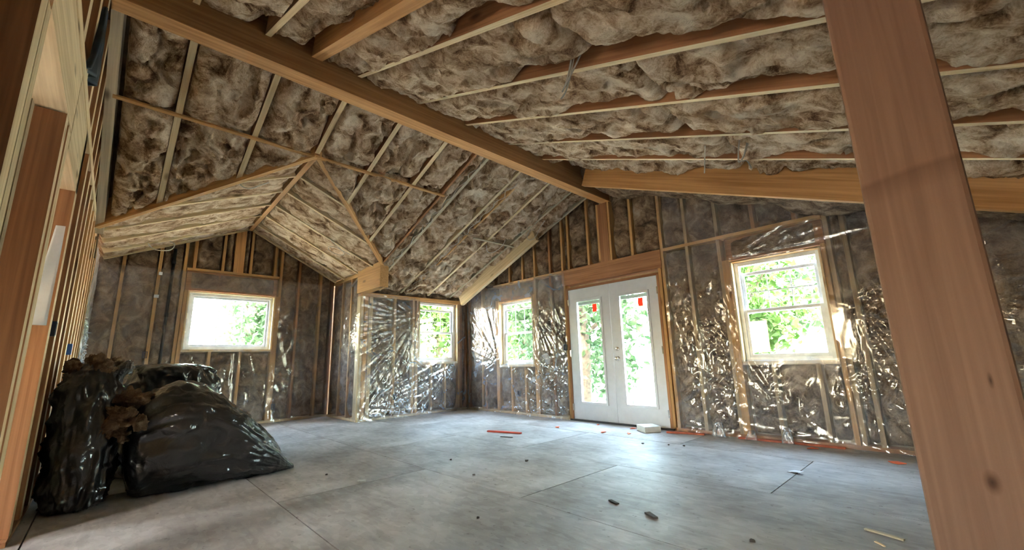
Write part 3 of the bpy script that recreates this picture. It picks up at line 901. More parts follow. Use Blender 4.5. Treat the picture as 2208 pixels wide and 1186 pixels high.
for a, b2 in ((0.79, 1.15), (1.19, 1.58), (1.62, 2.06)):
    bbatt(a, b2, 0.05, 1.2)
bbatt(0.8, 2.05, 2.22, 2.53)
for a, b2 in ((0.85, 1.20), (1.24, 1.37), (1.52, 1.61), (1.65, 2.0)):
    bbatt(a, b2, 2.58, bz(a), bz(b2))

# open stud wall on the left ---------------------------------------------------
wl = wall('wall_left', 'open stud wall of orange boards along the left edge')
def lstud(x0, x1, z0, z1, d=0.14, m=None, y1=YL, name='stud'):
    o = box(name, (x0, y1 - d, z0), (x1, y1, z1), m or W_ORANGE, wl, axis=2)
    o.data.materials.append(W_PALE)  # fronts coloured paler than the sides to imitate light on the edges
    for p in o.data.polygons:
        if p.normal.y > 0.5:
            p.material_index = 1
    return o
lstud(-1.95, -1.86, 0, 2.56, 0.30, W_BROWN); lstud(-2.03, -1.96, 0, 2.2, 0.14, W_PALE)
box('panel_edge', (-2.085, YL - 0.30, 0), (-2.035, YL + 0.002, 1.86), M_SHEATH, wl, axis=2)
lstud(-2.94, -2.86, 0, 2.2, 0.24, W_BROWN); lstud(-3.12, -3.0, 0, 2.2, 0.14, W_RED)
box('header', (-3.12, YL - 0.16, 2.21), (-2.03, YL, 2.56), W_PALE, wl)
box('header', (-3.98, YL - 0.16, 2.12), (-3.14, YL, 2.56), W_PALE, wl)
for x, m in ((-3.93, W_RED), (-4.36, W_RED), (-4.75, W_RED), (-5.11, W_RED), (-5.55, W_ORANGE), (-5.95, W_ORANGE), (-6.35, W_ORANGE), (-6.75, W_ORANGE), (-7.15, W_ORANGE), (-7.55, W_ORANGE), (-7.98, W_ORANGE), (-8.40, W_ORANGE)):
    lstud(x - 0.055, x + 0.055, 0.03, 2.56, m=m)
box('bottom_plate', (-8.45, YL - 0.14, 0), (-3.8, YL, 0.03), W_RED, wl)
box('top_plate', (-7.2, YL - 0.14, 2.56), (-1.86, YL + 0.004, 2.64), W_PALE, wl)
for x in (-2.1, -2.5, -2.9, -3.3, -3.7, -4.1, -4.5, -4.9, -5.3, -5.7):
    zt = (ZL(x) if x < -3.52 else ZR(x)) + 0.15
    lstud(x - 0.05, x + 0.05, 2.64, zt, m=W_RED)
for x in (-1.6, -1.2, -0.8, -0.4, 0.0, 0.4):
    if ZR(x) + 0.15 > 2.66:
        lstud(x - 0.05, x + 0.05, 2.64, ZR(x) + 0.15, m=W_RED)
box('top_plate', (-1.84, YL - 0.14, 2.56), (-0.6, YL + 0.004, 2.64), W_PALE, wl)
# panelling on the far side of the stud wall
for a, b2 in ((-8.6, -7.3), (-7.29, -6.07), (-6.06, -4.84), (-4.83, -3.99)):
    box('backing_panel', (a, YL - 0.155, 0), (b2, YL - 0.142, 2.6), M_SHEATH, wl)
for a, b2 in ((-8.75, -7.31), (-7.3, -5.9), (-5.89, -4.67), (-4.66, -3.44), (-3.43, -2.21)):
    box('backing_panel', (a, YL - 0.155, 2.6), (b2, YL - 0.142, 4.05), M_SHEATH, wl)

# rest of the house behind the camera: plain rooms, window openings added to let in fill light
wk = wall('wall_front', 'plain front wall of the house behind the viewpoint')
M_DRY = plain('grey_wallboard', (0.52, 0.47, 0.41), 0.85)
for a, b2, z0, z1 in ((-9.0, -4.9, -0.2, 4), (-4.9, -4.2, -0.2, 1.0), (-4.9, -4.2, 2.0, 4), (-4.2, -2.5, -0.2, 4), (-2.5, -1.7, -0.2, 1.0), (-2.5, -1.7, 1.9, 4), (-1.7, XR + 0.4, -0.2, 4)):
    box('wallboard', (a, YB - 0.15, z0), (b2, YB, z1), M_DRY, wk)
wr = wall('wall_side', 'low outer wall on the right beyond the post')
for a, b2, z0, z1 in ((YB, -2.6, -0.2, 2.2), (-2.6, -0.5, -0.2, 2.2), (-0.5, D + 0.2, -0.2, 2.2)):
    box('wallboard', (XR, a, z0), (XR + 0.12, b2, z1), M_DRY, wr, axis=1)
wz_ = wall('wall_outer', 'outer wall of the room behind the stud wall')
box('wallboard', (-7.4, YB, -0.2), (-7.28, YL - 0.16, 3.0), M_DRY, wz_, axis=1)

# ------------------------------------------------------------------ windows and doors
def window_unit(name, label, axis, face, a0, a1, z0, z1, out, kind='hung', grid=(2, 1)):
    """axis 'x': opening spans x at y=face, outwards +y; axis 'y': spans y at x=face, outwards -x"""
    root = empty(name)
    tag(root, label, 'window', kind='structure')
    def bx(nm, u0, u1, d0, d1, zz0, zz1, m, par):
        if axis == 'x':
            return box(nm, (u0, face + d0, zz0), (u1, face + d1, zz1), m, par, bev=0.003)
        return box(nm, (face - d1, u0, zz0), (face - d0, u1, zz1), m, par, axis=1, bev=0.003)
    f = 0.045
    fr = empty('frame'); fr.parent = root
    for u0, u1, q0, q1 in ((a0, a0 + f, z0, z1), (a1 - f, a1, z0, z1), (a0 + f, a1 - f, z0, z0 + f), (a0 + f, a1 - f, z1 - f, z1)):
        bx('frame_rail', u0, u1, out, out + 0.08, q0, q1, M_WHITE, fr)
    b0, b1, y0, y1 = a0 + f, a1 - f, z0 + f, z1 - f
    def pane(u0, u1, d0, d1, zz0, zz1, m, par):
        if axis == 'x':
            return box('pane', (u0, face + d0, zz0), (u1, face + d1, zz1), m, par)
        return box('pane', (face - d1, u0, zz0), (face - d0, u1, zz1), m, par, axis=1)
    def sash(nm, q0, q1, d, grid):
        s = empty(nm); s.parent = root
        t = 0.035
        for u0, u1, p0, p1 in ((b0, b0 + t, q0, q1), (b1 - t, b1, q0, q1), (b0 + t, b1 - t, q0, q0 + t), (b0 + t, b1 - t, q1 - t, q1)):
            bx('sash_rail', u0, u1, d, d + 0.03, p0, p1, M_WHITE, s)
        pane(b0 + t, b1 - t, d + 0.012, d + 0.016, q0 + t, q1 - t, M_GLASS, s)
        if grid:
            gx, gz = grid
            for i in range(gx):
                u = b0 + t + (b1 - b0 - 2 * t) * (i + 1) / (gx + 1)
                bx('muntin', u - 0.006, u + 0.006, d + 0.004, d + 0.011, q0 + t, q1 - t, M_WHITE, s)
            for i in range(gz):
                q = q0 + t + (q1 - q0 - 2 * t) * (i + 1) / (gz + 1)
                bx('muntin', b0 + t, b1 - t, d + 0.003, d + 0.0035, q - 0.006, q + 0.006, M_WHITE, s)
    if kind == 'hung':
        zm = y0 + (y1 - y0) * 0.49
        sash('upper_sash', zm - 0.02, y1 - 0.085, out + 0.045, grid)
        sash('lower_sash', y0, zm + 0.02, out + 0.01, None)
    else:
        sash('fixed_sash', y0, y1, out + 0.03, grid)
    return root
window_unit('window_1', 'wide picture window high in the far gable wall of the wing', 'y', XB, O1[0] + 0.02, O1[1] - 0.02, O1[2], O1[3], 0.05, 'fixed', (2, 0))
window_unit('window_2', 'tall hung window left of the room corner, pale studs beside it', 'y', XA, O2[0] + 0.018, O2[1] - 0.018, O2[2], O2[3], 0.07)
window_unit('window_3', 'narrow looking hung window between the room corner and the French doors', 'x', D, -6.08, -5.20, 0.87, 2.045, 0.07)
window_unit('window_4', 'large bright hung window to the right of the French doors', 'x', D, -1.78, -0.90, 0.86, 2.045, 0.07)

trim = empty('trim_1'); tag(trim, 'white frame and dark sill around the French doors', 'door frame', kind='structure')
for x0, x1, z0, z1 in ((-4.40, -4.365, 0.0, 2.075), (-2.775, -2.74, 0.0, 2.075), (-4.40, -2.74, 2.062, 2.095)):
    box('frame_board', (x0, D - 0.005, z0), (x1, D + 0.12, z1), W_RED, trim, axis=2 if x1 - x0 < 0.1 else 0)
sl = box('threshold', (-4.42, D - 0.03, 0.0), (-2.72, D + 0.14, 0.022), M_DARK, trim)
sl['label'] = 'dark metal threshold under both doors'

def door_leaf(name, label, x0, x1, knob):
    root = empty(name); tag(root, label, 'door', kind='structure')
    z0, z1 = 0.024, 2.058
    ya, yb = D + 0.005, D + 0.05
    gx0, gx1, gz0, gz1 = (x0 + 0.165, x1 - 0.165, 0.28, 1.85)
    slab_ = empty('panel'); slab_.parent = root
    for a, b2, q0, q1 in ((x0, gx0, z0, z1), (gx1, x1, z0, z1), (gx0, gx1, z0, gz0), (gx0, gx1, gz1, z1)):
        box('rail', (a, ya, q0), (b2, yb, q1), M_DOOR, slab_)
    fr = empty('lite_frame'); fr.parent = root
    t = 0.03
    for a, b2, q0, q1 in ((gx0 - t, gx0 + 0.008, gz0 - t, gz1 + t), (gx1 - 0.008, gx1 + t, gz0 - t, gz1 + t), (gx0, gx1, gz0 - t, gz0 + 0.008), (gx0, gx1, gz1 - 0.008, gz1 + t)):
        box('bead', (a, ya - 0.012, q0), (b2, ya + 0.002, q1), M_DOOR, fr, bev=0.004)
    box('pane', (gx0, ya + 0.018, gz0), (gx1, ya + 0.024, gz1), M_GLASS, root)
    hr = box('blind_rail', (gx0 + 0.008, ya + 0.026, gz1 - 0.06), (gx1 - 0.008, ya + 0.042, gz1 - 0.008), M_BLIND, root)
    hr['label'] = 'pale blind headrail behind the glass'
    st = box('tag', (gx0 + (gx1 - gx0) * 0.66, ya + 0.010, gz1 - 0.19), (gx0 + (gx1 - gx0) * 0.66 + 0.075, ya + 0.017, gz1 - 0.07), M_TAGRED, root)
    st['label'] = 'small red sticker near the top of the glass'
    for hz in (0.2, 1.03, 1.85):
        hx = x0 if knob > 0 else x1
        box('hinge', (hx - 0.012, ya - 0.012, hz - 0.05), (hx + 0.012, ya + 0.004, hz + 0.05), M_METAL, root)
    if name == 'door_2':
        for nm, zz, r, dep in (('deadbolt', 1.07, 0.03, 0.02), ('knob', 0.93, 0.031, 0.06)):
            bm = bmesh.new()
            prof = [(0.0, 0.032), (0.008, 0.032), (0.010, 0.014), (dep * 0.5, 0.013), (dep * 0.62, r * 0.95), (dep * 0.85, r), (dep, r * 0.6), (dep + 0.001, 0.0)] if nm == 'knob' else [(0, 0.03), (0.012, 0.029), (0.016, 0.02), (0.018, 0.0)]
            rings = []
            for d_, rr in prof:
                rings.append([bm.verts.new((rr * math.cos(2 * math.pi * k / 20), -d_, rr * math.sin(2 * math.pi * k / 20))) for k in range(20)])
            for ra, rb in zip(rings[:-1], rings[1:]):
                for k in range(20):
                    bm.faces.new((ra[k], ra[(k + 1) % 20], rb[(k + 1) % 20], rb[k]))
            bmesh.ops.remove_doubles(bm, verts=bm.verts[:], dist=1e-5)
            me = bpy.data.meshes.new(nm); bm.to_mesh(me); bm.free()
            o = link(nm, me, root, M_METAL, smooth=True); o.location = (x0 + 0.075, ya, zz)
    return root
door_leaf('door_1', 'left leaf of the white French doors, tree trunk seen through its glass', -4.362, -3.573, 1)
door_leaf('door_2', 'right leaf of the white French doors with knob and deadbolt', -3.565, -2.778, -1)

# ------------------------------------------------------------------ plastic sheets
def sheet(name, label, org, uvec, vvec, n, ulen, vlen, holes=(), pins=(), res=0.02, amp=0.012, sag=0.02, seed=1, top=None, mat=None):
    """poly film stapled over studs; holes are (u0,u1,v0,v1); pins are (u,v,strength,direction,spread) from which creases fan out"""
    org, uvec, vvec, n = [np.array(a, float) for a in (org, uvec, vvec, n)]
    nu, nv = int(ulen / res) + 1, int(vlen / res) + 1
    U, V = np.meshgrid(np.linspace(0, ulen, nu), np.linspace(0, vlen, nv), indexing='ij')
    d = 0.010 + amp * 0.5 * fbm(U * 1.6, V * 0.9, 0 * U, seed, 3)
    ridge = lambda q: np.clip(1 - np.abs(q) * 5.5, 0, 1)
    d = d + amp * 0.9 * ridge(fbm(U * 3.1 + V * 0.7, V * 0.9, 0 * U, seed + 9, 3))
    d = d + amp * 0.5 * ridge(fbm(U * 3.4 - V * 2.2, V * 1.2 + U, 0 * U + 4, seed + 19, 2))
    d = d + amp * 0.15 * ridge(fbm(U * 6, V * 2.5, 0 * U + 2, seed + 29, 2))
    d = d + sag * np.exp(-V / 0.16) * (0.6 + 0.9 * ridge(fbm(U * 2.4, V * 9 + U * 1.1, 0 * U + 1, seed + 39, 3)))
    for pu, pv, st, dr, spd in pins:
        r = np.hypot(U - pu, V - pv) + 1e-4
        th = np.arctan2(V - pv, U - pu)
        dth = (th - dr + np.pi) % (2 * np.pi) - np.pi
        w = np.exp(-(dth / spd) ** 2) * np.exp(-r / (0.7 * max(st, 0.4))) * np.clip(r / 0.05, 0, 1)
        d = d + st * 0.034 * w * (ridge(vnoise(th * 10, 0 * th + 1.7, 0 * th, seed + 61) * 0.7) + 0.6 * ridge(vnoise(th * 22, 0 * th + r * 0.5, 0 * th, seed + 63) * 0.8))
    # staples hold the film to studs every 0.4 m
    d = np.clip(d, 0.003, 0.12)
    P = org + U[..., None] * uvec + V[..., None] * vvec + n * d[..., None]
    cu, cv = (U[:-1, :-1] + U[1:, 1:]) / 2, (V[:-1, :-1] + V[1:, 1:]) / 2
    mask = np.ones(cu.shape, bool)
    edge = 0.012 * fbm(cu * 9, cv * 9, 0 * cu, seed + 5, 2)
    for u0, u1, v0, v1 in holes:
        mask &= ~((cu > u0 + edge) & (cu < u1 - edge) & (cv > v0 + edge) & (cv < v1 - edge))
    if top is not None:
        mask &= cv < top(cu) + edge
    me = gridmesh(name, P, mask)
    o = link(name, me, None, mat or M_POLY)
    tag(o, label, 'plastic sheet', 'clear plastic sheets over the walls')
    return o
PI = math.pi
sheet('plastic_sheet', 'clear plastic sheet around the narrow window left of the French doors', (-7.08, D - 0.006, 0), (1, 0, 0), (0, 0, 1), (0, -1, 0), 2.66, 2.40,
      holes=[(0.99, 1.89, 0.89, 2.05)],
      pins=[(0.98, 0.90, 1.6, 2.5, 0.7), (0.98, 0.95, 1.3, -2.6, 0.5), (1.90, 0.88, 1.4, -0.6, 0.7), (1.9, 1.9, 1.1, -0.9, 0.5), (2.62, 0.3, 1.2, 2.9, 0.5), (2.62, 1.3, 1.0, 2.4, 0.6), (1.4, 0.86, 1.0, -1.57, 1.0)], seed=3, sag=0.06, mat=M_POLY2)
def top_right(u):
    return np.clip(ZR(-2.66 + u) - 0.02, 0, 9)
sheet('plastic_sheet', 'clear plastic sheet around the large window right of the French doors', (-2.66, D - 0.006, 0), (1, 0, 0), (0, 0, 1), (0, -1, 0), 4.2, 3.2,
      holes=[(0.86, 1.78, 0.88, 2.05)],
      pins=[(1.95, 1.45, 1.9, -0.75, 0.55), (1.95, 1.45, 1.2, 0.5, 0.4), (0.85, 0.86, 1.2, -2.2, 0.5), (1.79, 0.88, 1.3, -1.0, 0.6), (0.05, 2.05, 1.0, -1.1, 0.4), (0.84, 2.1, 1.1, 0.25, 0.4), (0.4, 0.1, 1.4, 1.4, 0.5), (2.75, 1.45, 2.2, -0.55, 0.3), (1.25, 0.3, 1.2, 2.2, 0.6), (0.45, 1.5, 1.3, -1.4, 0.4)], seed=8, top=top_right)
sheet('plastic_sheet', 'clear plastic sheet beside and below the window left of the room corner', (XA + 0.006, YW, 0), (0, 1, 0), (0, 0, 1), (1, 0, 0), 2.28, 2.18,
      holes=[(1.16, 2.08, 0.98, 2.2)],
      pins=[(1.14, 1.78, 2.2, -2.5, 0.55), (1.14, 1.78, 1.2, 2.9, 0.4), (2.12, 0.95, 1.6, -2.3, 0.5), (0.1, 0.2, 1.2, 0.5, 0.7), (2.1, 1.3, 1.2, -1.4, 0.5), (0.08, 1.5, 1.0, -0.4, 0.6)], seed=14, sag=0.07, mat=M_POLY2)
sheet('plastic_sheet', 'clear plastic sheet on the short side wall of the wing', (XB + 0.05, YW - 0.006, 0), (1, 0, 0), (0, 0, 1), (0, -1, 0), 1.29, 2.45,
      pins=[(1.25, 1.9, 1.6, -1.9, 0.4), (0.6, 1.7, 1.0, -1.5, 0.3), (0.1, 0.4, 1.0, 1.3, 0.5)], seed=21)
sheet('plastic_sheet', 'clear plastic sheet on the wing gable wall under the picture window', (XB + 0.006, YL + 0.02, 0), (0, 1, 0), (0, 0, 1), (1, 0, 0), 3.36, 2.5,
      holes=[(1.09, 2.36, 1.24, 2.2)],
      pins=[(1.75, 1.2, 1.3, -1.7, 0.4), (2.8, 1.3, 1.2, -1.4, 0.5), (1.08, 1.2, 1.0, -2.2, 0.5), (2.36, 1.0, 1.2, -1.6, 0.25)], seed=30, res=0.024)
sheet('plastic_sheet', 'narrow clear plastic sheet at the far end of the stud wall', (XB + 0.03, YL + 0.006, 0), (1, 0, 0), (0, 0, 1), (0, 1, 0), 1.15, 2.5, mat=M_POLY3,
      pins=[(1.1, 1.6, 1.6, -2.3, 0.6), (1.0, 0.9, 1.2, 2.6, 0.6)], seed=37)

# ------------------------------------------------------------------ rubbish bags
def bag_mesh(name, rings, mat, parent=None, folds=0.03, seed=0, nseg=128, caps=True, fold_dir=0):
    """rings: list of (centre, axis_a, axis_b, power) from one end to the other; resampled smoothly, wrinkled"""
    k = len(rings)
    ns = 90
    T = np.linspace(0, k - 1, ns)
    arr = np.array([[*c, *a, *b, p] for c, a, b, p in rings], float)
    out = np.zeros((ns, arr.shape[1]))
    for i, t in enumerate(T):
        j = min(int(t), k - 2); f = t - j
        p0, p1, p2, p3 = arr[max(j - 1, 0)], arr[j], arr[j + 1], arr[min(j + 2, k - 1)]
        out[i] = 0.5 * (2 * p1 + (p2 - p0) * f + (2 * p0 - 5 * p1 + 4 * p2 - p3) * f * f + (3 * p1 - p0 - 3 * p2 + p3) * f ** 3)
    th = np.linspace(0, 2 * PI, nseg, endpoint=False)
    c, s = np.cos(th), np.sin(th)
    pw = out[:, 9][:, None]
    ca = np.sign(c) * np.abs(c) ** (2 / pw); sa = np.sign(s) * np.abs(s) ** (2 / pw)
    P = out[:, None, 0:3] + out[:, None, 3:6] * ca[..., None] + out[:, None, 6:9] * sa[..., None]
    ctr = out[:, None, 0:3]
    nrm = P - ctr; nrm = nrm / (np.linalg.norm(nrm, axis=2, keepdims=True) + 1e-6)
    X, Y, Z = P[..., 0], P[..., 1], P[..., 2]
    tt = np.linspace(0, 1, ns)[:, None] + 0 * th
    an = np.stack([np.cos(th), np.sin(th)], 0)
    ax, ay = an[0][None, :] + 0 * tt, an[1][None, :] + 0 * tt
    lump = fbm(X * 4, Y * 4, Z * 4, seed, 3)
    cre = 1 - np.abs(fbm(ax * 4.5 + tt * 1.2, ay * 4.5, tt * 2.2, seed + 4, 3)) * 2.4
    cre2 = 1 - np.abs(fbm(X * 7, Y * 7, Z * 9, seed + 7, 2)) * 2.4
    cre3 = 1 - np.abs(fbm(ax * 11 + tt * 2, ay * 11, tt * 3, seed + 11, 2)) * 2.6
    d = folds * 0.22 * (np.clip(cre3, 0, 1) ** 2 - 0.2) + 0.035 * lump + folds * (np.clip(cre, 0, 1) ** 2 - 0.3) + folds * 0.5 * (np.clip(cre2, 0, 1) ** 2 - 0.3)
    size = np.minimum(np.linalg.norm(out[:, 3:6], axis=1), np.linalg.norm(out[:, 6:9], axis=1))[:, None]
    d = d * np.clip(size / 0.2, 0.05, 1)
    P = P + nrm * d[..., None]
    P[..., 2] = np.maximum(P[..., 2], 0.006)
    v = P.reshape(-1, 3).tolist(); f = []
    for i in range(ns - 1):
        for j in range(nseg):
            f.append((i * nseg + j, i * nseg + (j + 1) % nseg, (i + 1) * nseg + (j + 1) % nseg, (i + 1) * nseg + j))
    if caps:
        for i, rev in ((0, True), (ns - 1, False)):
            ctrv = P[i].mean(0); v.append(ctrv.tolist()); ci = len(v) - 1
            for j in range(nseg):
                a, b2 = i * nseg + j, i * nseg + (j + 1) % nseg
                f.append((ci, b2, a) if rev else (ci, a, b2))
    me = pydata(name, v, f); clean_norms(me)
    return link(name, me, parent, mat, smooth=True)

def tuft_mesh(name, blobs, parent, seed=0, mat=None):
    bm = bmesh.new()
    for (c, r) in blobs:
        g = bmesh.ops.create_icosphere(bm, subdivisions=4, radius=1.0)
        for vv in g['verts']:
            vv.co = Vector((vv.co.x * r[0] + c[0], vv.co.y * r[1] + c[1], vv.co.z * r[2] + c[2]))
    me = bpy.data.meshes.new(name); bm.to_mesh(me); bm.free()
    co = np.zeros(len(me.vertices) * 3); me.vertices.foreach_get('co', co); co = co.reshape(-1, 3)
    no = np.zeros(len(me.vertices) * 3); me.vertices.foreach_get('normal', no); no = no.reshape(-1, 3)
    d = 0.028 * billow(co[:, 0] * 14, co[:, 1] * 14, co[:, 2] * 14, seed, 4, 0.65) + 0.03 * fbm(co[:, 0] * 7, co[:, 1] * 7, co[:, 2] * 7, seed + 4, 2)
    co = co + no * d[:, None]
    me.vertices.foreach_set('co', co.reshape(-1)); me.update()
    o = link(name, me, parent, mat or M_TUFT, smooth=True)
    return o

V3 = lambda *a: np.array(a, float)
# front bag lying on its side, mouth towards the stud wall, tip towards the room
bag1 = empty('rubbish_bag'); tag(bag1, 'black rubbish bag lying on its side in front, pointed end on the floor', 'rubbish bag', 'black rubbish bags by the stud wall')
def lie(y, top, hw, xc, p=2.3, tilt=0.0):
    h = top / 2
    return (V3(xc, y, h), V3(hw, 0, tilt), V3(0, 0, h), p)
bag_mesh('sack', [(V3(-4.6, 0.15, 0.50), V3(0.10, 0, 0), V3(0, 0, 0.14), 2.0), (V3(-4.6, 0.19, 0.42), V3(0.26, 0, 0), V3(0, 0, 0.31), 2.1), lie(0.28, 0.80, 0.34, -4.60, 2.2), lie(0.46, 0.83, 0.38, -4.60, 2.3), lie(0.66, 0.775, 0.38, -4.60, 2.3), lie(0.86, 0.62, 0.36, -4.58, 2.3), lie(1.04, 0.43, 0.30, -4.57, 2.3), lie(1.20, 0.25, 0.21, -4.56, 2.2), lie(1.30, 0.11, 0.09, -4.55, 2), lie(1.385, 0.03, 0.02, -4.54, 2)], M_BAG, bag1, folds=0.03, seed=5)
o = tuft_mesh('insulation_scrap', [((-4.40, 0.10, 0.62), (0.10, 0.07, 0.07)), ((-4.36, 0.07, 0.52), (0.05, 0.05, 0.05)), ((-4.5, 0.16, 0.72), (0.14, 0.1, 0.07)), ((-4.32, 0.13, 0.47), (0.035, 0.04, 0.045)), ((-4.3, 0.2, 0.56), (0.05, 0.06, 0.025))], bag1, 3)
o['label'] = 'brown insulation spilling from the bag mouth'
# tall bag against the stud wall
bag2 = empty('rubbish_bag'); tag(bag2, 'tall black rubbish bag standing against the stud wall, brown scraps on top', 'rubbish bag', 'black rubbish bags by the stud wall')
def std(z, x, y, rx, ry, p=2.3):
    return (V3(x, y, z), V3(rx, 0, 0), V3(0, ry, 0), p)
bag_mesh('sack', [std(0.004, -4.58, -0.085, 0.24, 0.15), std(0.05, -4.60, -0.08, 0.32, 0.18), std(0.22, -4.63, -0.08, 0.35, 0.20), std(0.45, -4.68, -0.08, 0.36, 0.205), std(0.68, -4.72, -0.08, 0.34, 0.205), std(0.86, -4.74, -0.08, 0.30, 0.19), std(0.95, -4.75, -0.08, 0.24, 0.16), std(1.0, -4.75, -0.08, 0.12, 0.09)], M_BAG, bag2, folds=0.045, seed=15)
o = tuft_mesh('insulation_scrap', [((-4.70, -0.09, 1.03), (0.07, 0.06, 0.045)), ((-4.75, 0.02, 1.02), (0.08, 0.07, 0.03)), ((-4.68, -0.19, 0.985), (0.07, 0.05, 0.04)), ((-4.60, -0.03, 0.97), (0.08, 0.06, 0.04))], bag2, 9)
o['label'] = 'brown insulation scraps in the open top'
bag_mesh('collar', [(V3(-4.66, 0.04, 0.90), V3(0.10, 0.02, 0), V3(0, 0.10, 0.02), 2.0), (V3(-4.68, 0.06, 0.97), V3(0.12, 0.02, 0.0), V3(0, 0.09, 0.03), 2.0), (V3(-4.70, 0.10, 1.0), V3(0.06, 0.0, 0.02), V3(0, 0.035, 0.02), 2.0)], M_BAG, bag2, folds=0.03, seed=25)
bag2.scale = (1.0, 0.92, 1.0)
# bag behind
bag3 = empty('rubbish_bag'); tag(bag3, 'black rubbish bag at the back, only its rounded top showing', 'rubbish bag', 'black rubbish bags by the stud wall')
bag_mesh('sack', [std(0.004, -5.40, 0.48, 0.28, 0.28), std(0.06, -5.40, 0.48, 0.36, 0.36), std(0.4, -5.40, 0.48, 0.38, 0.40), std(0.75, -5.40, 0.49, 0.37, 0.37), std(0.93, -5.40, 0.46, 0.32, 0.31), std(0.985, -5.40, 0.42, 0.24, 0.22), std(1.0, -5.40, 0.40, 0.1, 0.1)], M_BAG, bag3, folds=0.035, seed=35)

# ------------------------------------------------------------------ small things on the framing
def plainbox(name, lo, hi, mat, label, cat, group=None, axis=0, bev=0.004):
    o = box(name, lo, hi, mat, None, axis, bev)
    return tag(o, label, cat, group)
def outlet(loc, face, mat, label, group='electrical boxes on the studs'):
    """open electrical box: back, four sides, front lip"""
    r = empty('outlet_box', loc); tag(r, label, 'outlet box', group)
    w, h, dp, t = 0.058, 0.098, 0.06, 0.006
    f = Vector(face); side = Vector((0, 0, 1)).cross(f)
    def bx(nm, s0, s1, z0, z1, d0, d1):
        pts = [Vector(loc) + side * s + f * d_ + Vector((0, 0, z)) for s in (s0, s1) for z in (z0, z1) for d_ in (d0, d1)]
        lo = [min(p[i] for p in pts) for i in range(3)]; hi = [max(p[i] for p in pts) for i in range(3)]
        box(nm, lo, hi, mat, r)
    bx('back', -w / 2, w / 2, -h / 2, h / 2, -dp, -dp + t)
    bx('side', -w / 2, -w / 2 + t, -h / 2, h / 2, -dp, 0); bx('side', w / 2 - t, w / 2, -h / 2, h / 2, -dp, 0)
    bx('side', -w / 2, w / 2, -h / 2, -h / 2 + t, -dp, 0); bx('side', -w / 2, w / 2, h / 2 - t, h / 2, -dp, 0)
    return r
outlet((-4.16, YL + 0.012, 1.23), (0, 1, 0), M_DARKBOX, 'dark blue outlet box on the stud wall beside the white paper')
outlet((-5.66, YL + 0.03, 1.15), (0, 1, 0), M_BLUEBOX, 'bright blue outlet box on the stud wall above the tall bag')
outlet((-4.46, D - 0.03, 1.13), (0, -1, 0), M_DARKBOX, 'dark switch box on the wall just left of the French doors')
outlet((XA + 0.03, 3.79, 0.36), (1, 0, 0), M_DARKBOX, 'dark blue box behind plastic left of the corner window')
outlet((-5.58, D - 0.03, 0.36), (0, -1, 0), M_DARKBOX, 'dark box low under the narrow window by the French doors')
outlet((XB + 0.03, 2.17, 0.26), (1, 0, 0), M_DARKBOX, 'dark box low on the wing wall right of the picture window')
outlet((XB + 0.03, 0.37, 1.17), (1, 0, 0), M_DARKBOX, 'dark box on the wing wall just above the back bag')
# paper stapled on a stud
pr = empty('paper_sheet', (0, 0, 0)); tag(pr, 'white printed paper hanging on a stud of the left wall', 'paper')
nz, ny = 14, 6
Pz = np.zeros((nz, ny, 3))
for i in range(nz):
    for j in range(ny):
        a, b2 = i / (nz - 1), j / (ny - 1)
        Pz[i, j] = (-3.74 + 0.02 * a * (1 - b2) + 0.006 * math.sin(a * 7 + b2 * 2), (-0.345 - 0.04 * a) * (1 - b2) + (-0.302) * b2, 1.84 - 0.62 * a)
me = gridmesh('sheet', Pz); o = link('sheet', me, pr, M_PAPER)
mod = o.modifiers.new('thickness', 'SOLIDIFY'); mod.thickness = 0.0015
# dark folded tarp hung between upper studs
tr_ = []
nz, ny = 26, 14
Pt = np.zeros((nz, ny, 3))
for i in range(nz):
    for j in range(ny):
        a, b2 = i / (nz - 1), j / (ny - 1)
        wdt = 0.06 + 0.26 * min(1, a * 1.4) * (1 - 0.35 * a)
        x = -3.45 + (b2 - 0.5) * wdt * -1
        Pt[i, j] = (x + 0.1 * a, YL + 0.015 + 0.02 * math.sin(b2 * 14 + a * 3) * (0.4 + a), 3.24 - 0.56 * a)
me = gridmesh('hanging_tarp', Pt); o = link('hanging_tarp', me, None, M_TARP)
mod = o.modifiers.new('thickness', 'SOLIDIFY'); mod.thickness = 0.012
tag(o, 'dark folded cloth hanging between the upper studs of the left wall', 'cloth')
# vent pipe on the wing wall
pp = empty('vent_pipe', (0, 0, 0)); tag(pp, 'black vent pipe running up the wing wall left of the picture window', 'pipe')
tube('pipe', [(XB + 0.0, 0.555, 0.05), (XB + 0.0, 0.555, 1.6), (XB + 0.0, 0.56, 2.85)], 0.024, M_BLACKPIPE, pp, 10, 0)
for z in (0.9, 1.75, 2.6):
    tube('coupling', [(XB + 0.0, 0.557, z), (XB + 0.0, 0.557, z + 0.07)], 0.03, M_BLACKPIPE, pp, 10, 0)
# labels/junction on the stud left of the pipe
plainbox('junction_tag', (XB, 0.375, 2.04), (XB + 0.012, 0.435, 2.09), M_PAPER, 'small white tag on the stud left of the vent pipe', 'tag')
plainbox('wire_clip', (XB, 0.395, 2.40), (XB + 0.03, 0.44, 2.45), M_PAPER, 'white clip near the top of the stud by the vent pipe', 'clip')
